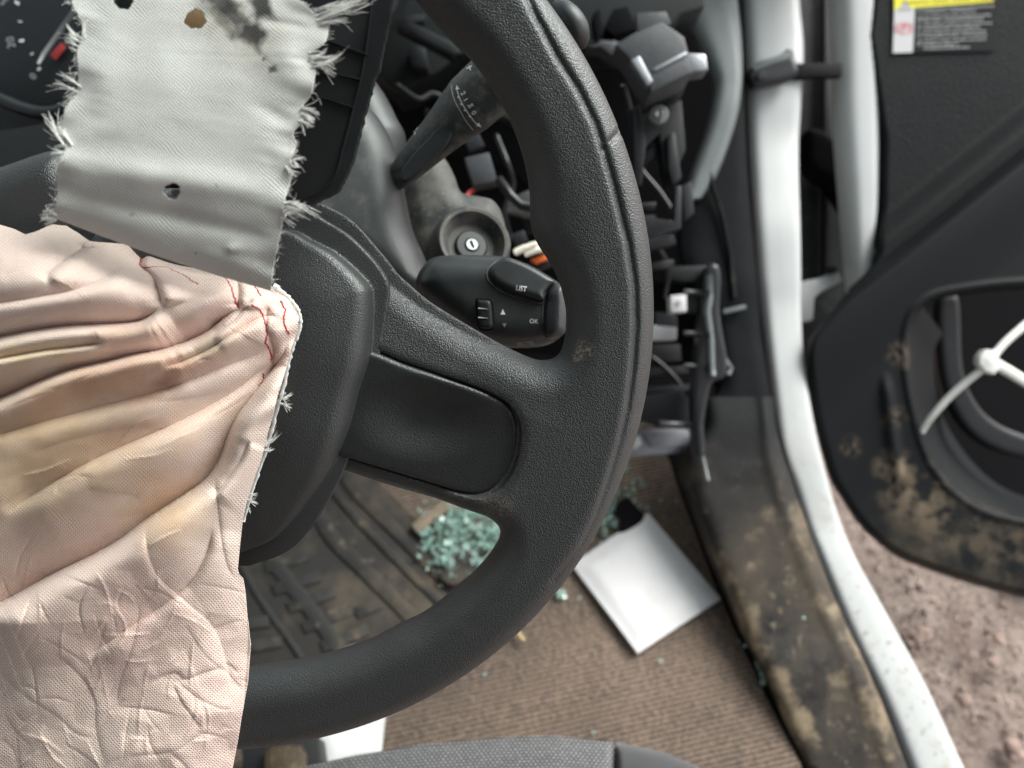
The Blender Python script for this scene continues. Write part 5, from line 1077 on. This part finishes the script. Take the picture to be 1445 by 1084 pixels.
for k, (x, y) in enumerate([(791, 838), (788, 842), (795, 836), (786, 834), (797, 843), (1072, 944), (1076, 952), (1078, 961), (1068, 938), (932, 932), (1042, 905), (838, 1034), (683, 952), (1134, 872), (668, 985), (1052, 912)]):
    z = FZ + .006 if k != 13 else FZ + .09
    c_ = on_z(np.array(float(x)), np.array(float(y)), z)
    if proto is None:
        p_, f_ = shard(np.zeros(3), .0042, rng); proto = obj('glass_fragment', p_ + c_, f_, M['glass'], None, smooth=False, origin=c_); o_ = proto
    else:
        o_ = proto.copy(); COL.objects.link(o_); o_.location = Vector(c_); o_.rotation_euler = (rng.normal(0, .4), rng.normal(0, .4), rng.uniform(0, 6)); s_ = rng.uniform(.7, 1.2) * (.55 if k > 8 else 1); o_.scale = (s_,) * 3
    o_['group'] = 'loose glass fragments on the carpet'; o_['category'] = 'glass fragment'
    o_['label'] = ['green glass crumb at the centre of the small cluster left of the white card', 'green glass crumb at the lower left of the cluster by the white card', 'green glass crumb uppermost in the cluster by the white card', 'green glass crumb leftmost in the cluster by the white card', 'green glass crumb nearest the white card in the small cluster',
        'second green glass crumb from the top in the gap beside the muddy sill', 'third green glass crumb from the top in the gap beside the muddy sill', 'lowest green glass crumb in the gap beside the muddy sill', 'topmost green glass crumb in the gap beside the muddy sill', 'tiny glass speck on the carpet just below the white card corner',
        'tiny glass speck on the carpet below right of the white card', 'tiny glass speck on the carpet just above the seat cushion', 'tiny glass speck on the carpet close below the wheel rim', 'clear glass crumb lying on the muddy sill trim', 'tiny glass speck on the carpet between rim and dotted seat', 'tiny glass speck on the carpet nearest the muddy sill'][k]

# ================================================================== SEAT
def seat_mat():
    m = bpy.data.materials.new('seat_knit'); m.use_nodes = True; nt = m.node_tree; N = nt.nodes; L = nt.links; b = N['Principled BSDF']; uv = N.new('ShaderNodeUVMap'); uv.uv_map = 'UVMap'
    br_ = N.new('ShaderNodeTexBrick'); br_.offset = .5; br_.inputs['Scale'].default_value = 1; br_.inputs['Brick Width'].default_value = .0029; br_.inputs['Row Height'].default_value = .0020; br_.inputs['Mortar Size'].default_value = .0007; br_.inputs['Mortar Smooth'].default_value = .6
    br_.inputs['Color1'].default_value = (.26, .265, .27, 1); br_.inputs['Color2'].default_value = (.36, .36, .365, 1); br_.inputs['Mortar'].default_value = (.022, .022, .023, 1)
    L.new(uv.outputs[0], br_.inputs['Vector']); L.new(br_.outputs['Color'], b.inputs['Base Color']); bp = N.new('ShaderNodeBump'); bp.invert = True; bp.inputs['Distance'].default_value = .0006; L.new(br_.outputs['Fac'], bp.inputs['Height']); L.new(bp.outputs[0], b.inputs['Normal']); b.inputs['Roughness'].default_value = .85; return m
M['knit'] = seat_mat(); M['bolster'] = mat('plain_seat_fabric', (.035, .036, .038), .9, var=.2, fine=(900, .0004), sheen=.3)
seat = thing('driver_seat', 'grey dotted fabric seat cushion with a plain dark bolster at the bottom edge', 'seat', p3(700, 1100, .46))
def cushion(name, x0, x1, m, drop=0):
    xs = np.linspace(x0, x1, 90); tt = np.linspace(0, 1, 26); Xg, Tg = np.meshgrid(xs, tt, indexing='ij')
    yt = np.interp(Xg, [300, 360, 430, 500, 600, 700, 780, 870, 940, 985, 1030, 1060], [1130, 1104, 1082, 1066, 1050, 1041, 1038, 1047, 1062, 1082, 1112, 1150])
    yt = yt + drop * np.exp(-((Xg - (x1 if drop > 0 else x0)) / 4.) ** 2) * .6
    Yg = yt + 170 * Tg; dep = .520 - .045 * np.sqrt(np.clip(1 - (1 - Tg) ** 2, 0, 1)) + .012 * np.exp(-((Xg - 868) / 5.) ** 2)
    P = at(Xg, Yg, dep); back = at(Xg, yt + 8, .60 + 0 * Xg); P = np.concatenate([back[:, :1], P], 1)
    uvv = np.concatenate([np.stack([Xg[:, :1], yt[:, :1] - 20], -1), np.stack([Xg, Yg - (yt - 1040) * .7], -1)], 1) * (.48 / FPX)
    o = obj(name, P.reshape(-1, 3), grid_faces(P.shape[0], P.shape[1]), m, seat, uv=uvv.reshape(-1, 2)); fix_normals(o)
    sm = o.modifiers.new('thick', 'SOLIDIFY'); sm.thickness = .004; sm.offset = -1; return o
cushion('cushion', 300, 868, M['knit'], 1); cushion('side_bolster', 868, 1060, M['bolster'])

# ================================================================== GROUND OUTSIDE
def ground_mat():
    m = bpy.data.materials.new('bare_soil'); m.use_nodes = True; nt = m.node_tree; N = nt.nodes; L = nt.links; b = N['Principled BSDF']; tc = N.new('ShaderNodeTexCoord')
    def nz(s, d=6, r_=.65): n = N.new('ShaderNodeTexNoise'); n.inputs['Scale'].default_value = s; n.inputs['Detail'].default_value = d; n.inputs['Roughness'].default_value = r_; L.new(tc.outputs['Object'], n.inputs['Vector']); return n.outputs[0]
    r = N.new('ShaderNodeValToRGB'); r.color_ramp.elements[0].position = .32; r.color_ramp.elements[0].color = (.34, .26, .22, 1); r.color_ramp.elements[1].position = .68; r.color_ramp.elements[1].color = (.62, .51, .44, 1); L.new(nz(16), r.inputs[0])
    m2 = N.new('ShaderNodeMix'); m2.data_type = 'RGBA'; m2.blend_type = 'MULTIPLY'; m2.inputs[0].default_value = .8; rr = N.new('ShaderNodeMapRange'); rr.inputs['From Min'].default_value = .3; rr.inputs['From Max'].default_value = .65; rr.inputs['To Min'].default_value = .55; rr.inputs['To Max'].default_value = 1.1; L.new(nz(120), rr.inputs['Value']); L.new(r.outputs[0], m2.inputs[6]); L.new(rr.outputs[0], m2.inputs[7]); L.new(m2.outputs[2], b.inputs['Base Color'])
    bp = N.new('ShaderNodeBump'); bp.inputs['Distance'].default_value = .018; L.new(nz(110, 10, .75), bp.inputs['Height']); L.new(bp.outputs[0], b.inputs['Normal']); b.inputs['Roughness'].default_value = .95; return m
M['soil'] = ground_mat()
k = np.linspace(-1, 1, 221); ax = np.sinh(k * 6.2) / math.sinh(6.2) * 60
gxx, gyy = np.meshgrid(.70 + ax, .25 + ax, indexing='ij')
near = np.exp(-((gxx - .7) ** 2 + (gyy - .25) ** 2) / 4.)
gz = .022 * fbm(gxx, gyy, 6., 2.) * near + .014 * fbm(gxx, gyy, 22., 7., 4) * near * (.3 + sst(gxx - gyy * .2, .45, .8)) - .02
struct(obj('ground', np.stack([gxx, gyy, gz], -1).reshape(-1, 3), grid_faces(221, 221), M['soil'], None))
M['grit'] = mat('soil_grit', (.38, .30, .26), .95, var=.5)
parts = []
for _ in range(2600):
    x, y = rng.uniform(1170, 1460), rng.uniform(640, 1110); c_ = on_z(np.array(x), np.array(y), .0)
    kx = int(round((np.arcsinh((c_[0] - .70) / 60 * math.sinh(6.2)) / 6.2 + 1) * 110)); ky = int(round((np.arcsinh((c_[1] - .25) / 60 * math.sinh(6.2)) / 6.2 + 1) * 110))
    c_[2] = gz[min(220, max(0, kx)), min(220, max(0, ky))] + .001; parts.append(shard(c_, min(.009, .0016 + rng.exponential(.0011)), rng))
v_, f_ = join_raw(parts); gr = obj('grit', v_, f_, M['grit'], None, smooth=True, origin=on_z(np.array(1300.), np.array(900.), .0)); stuff(tag(gr, 'loose grit and crumbs of earth scattered on the bare ground', 'grit'))
M['clod'] = mat('soil_clod', (.30, .22, .185), .95, var=.3, fine=(120, .004))
for x, y, s_, lab in ((1297, 897, .016, 'largest reddish clod of soil on the bare ground beside the sill'), (1372, 927, .008, 'rounded soil clod below and left of the frame edge'), (1408, 900, .010, 'pale soil clod on the ground farthest right'), (1361, 985, .010, 'low soil clod near the rough earth beside the sill'), (1402, 938, .009, 'small clod just under the pale rightmost clod'), (1430, 1060, .014, 'dark clod at the bottom right of the bare ground')):
    bm = bmesh.new(); bmesh.ops.create_icosphere(bm, subdivisions=3, radius=s_)
    for v in bm.verts: v.co *= 1 + .9 * noise.noise(v.co * 55 + Vector((x, y, 0))) + .45 * noise.noise(v.co * 150 + Vector((x, y, 0))) + .2 * noise.noise(v.co * 400 + Vector((x, y, 0))); v.co.z *= .5
    me = bpy.data.meshes.new('soil_clod'); bm.to_mesh(me); bm.free(); me.materials.append(M['clod']); me.polygons.foreach_set('use_smooth', np.ones(len(me.polygons), bool))
    o_ = bpy.data.objects.new('soil_clod', me); COL.objects.link(o_); o_.location = Vector(on_z(np.array(float(x)), np.array(float(y)), .004)); tag(o_, lab, 'soil clod', 'soil clods on the ground outside')
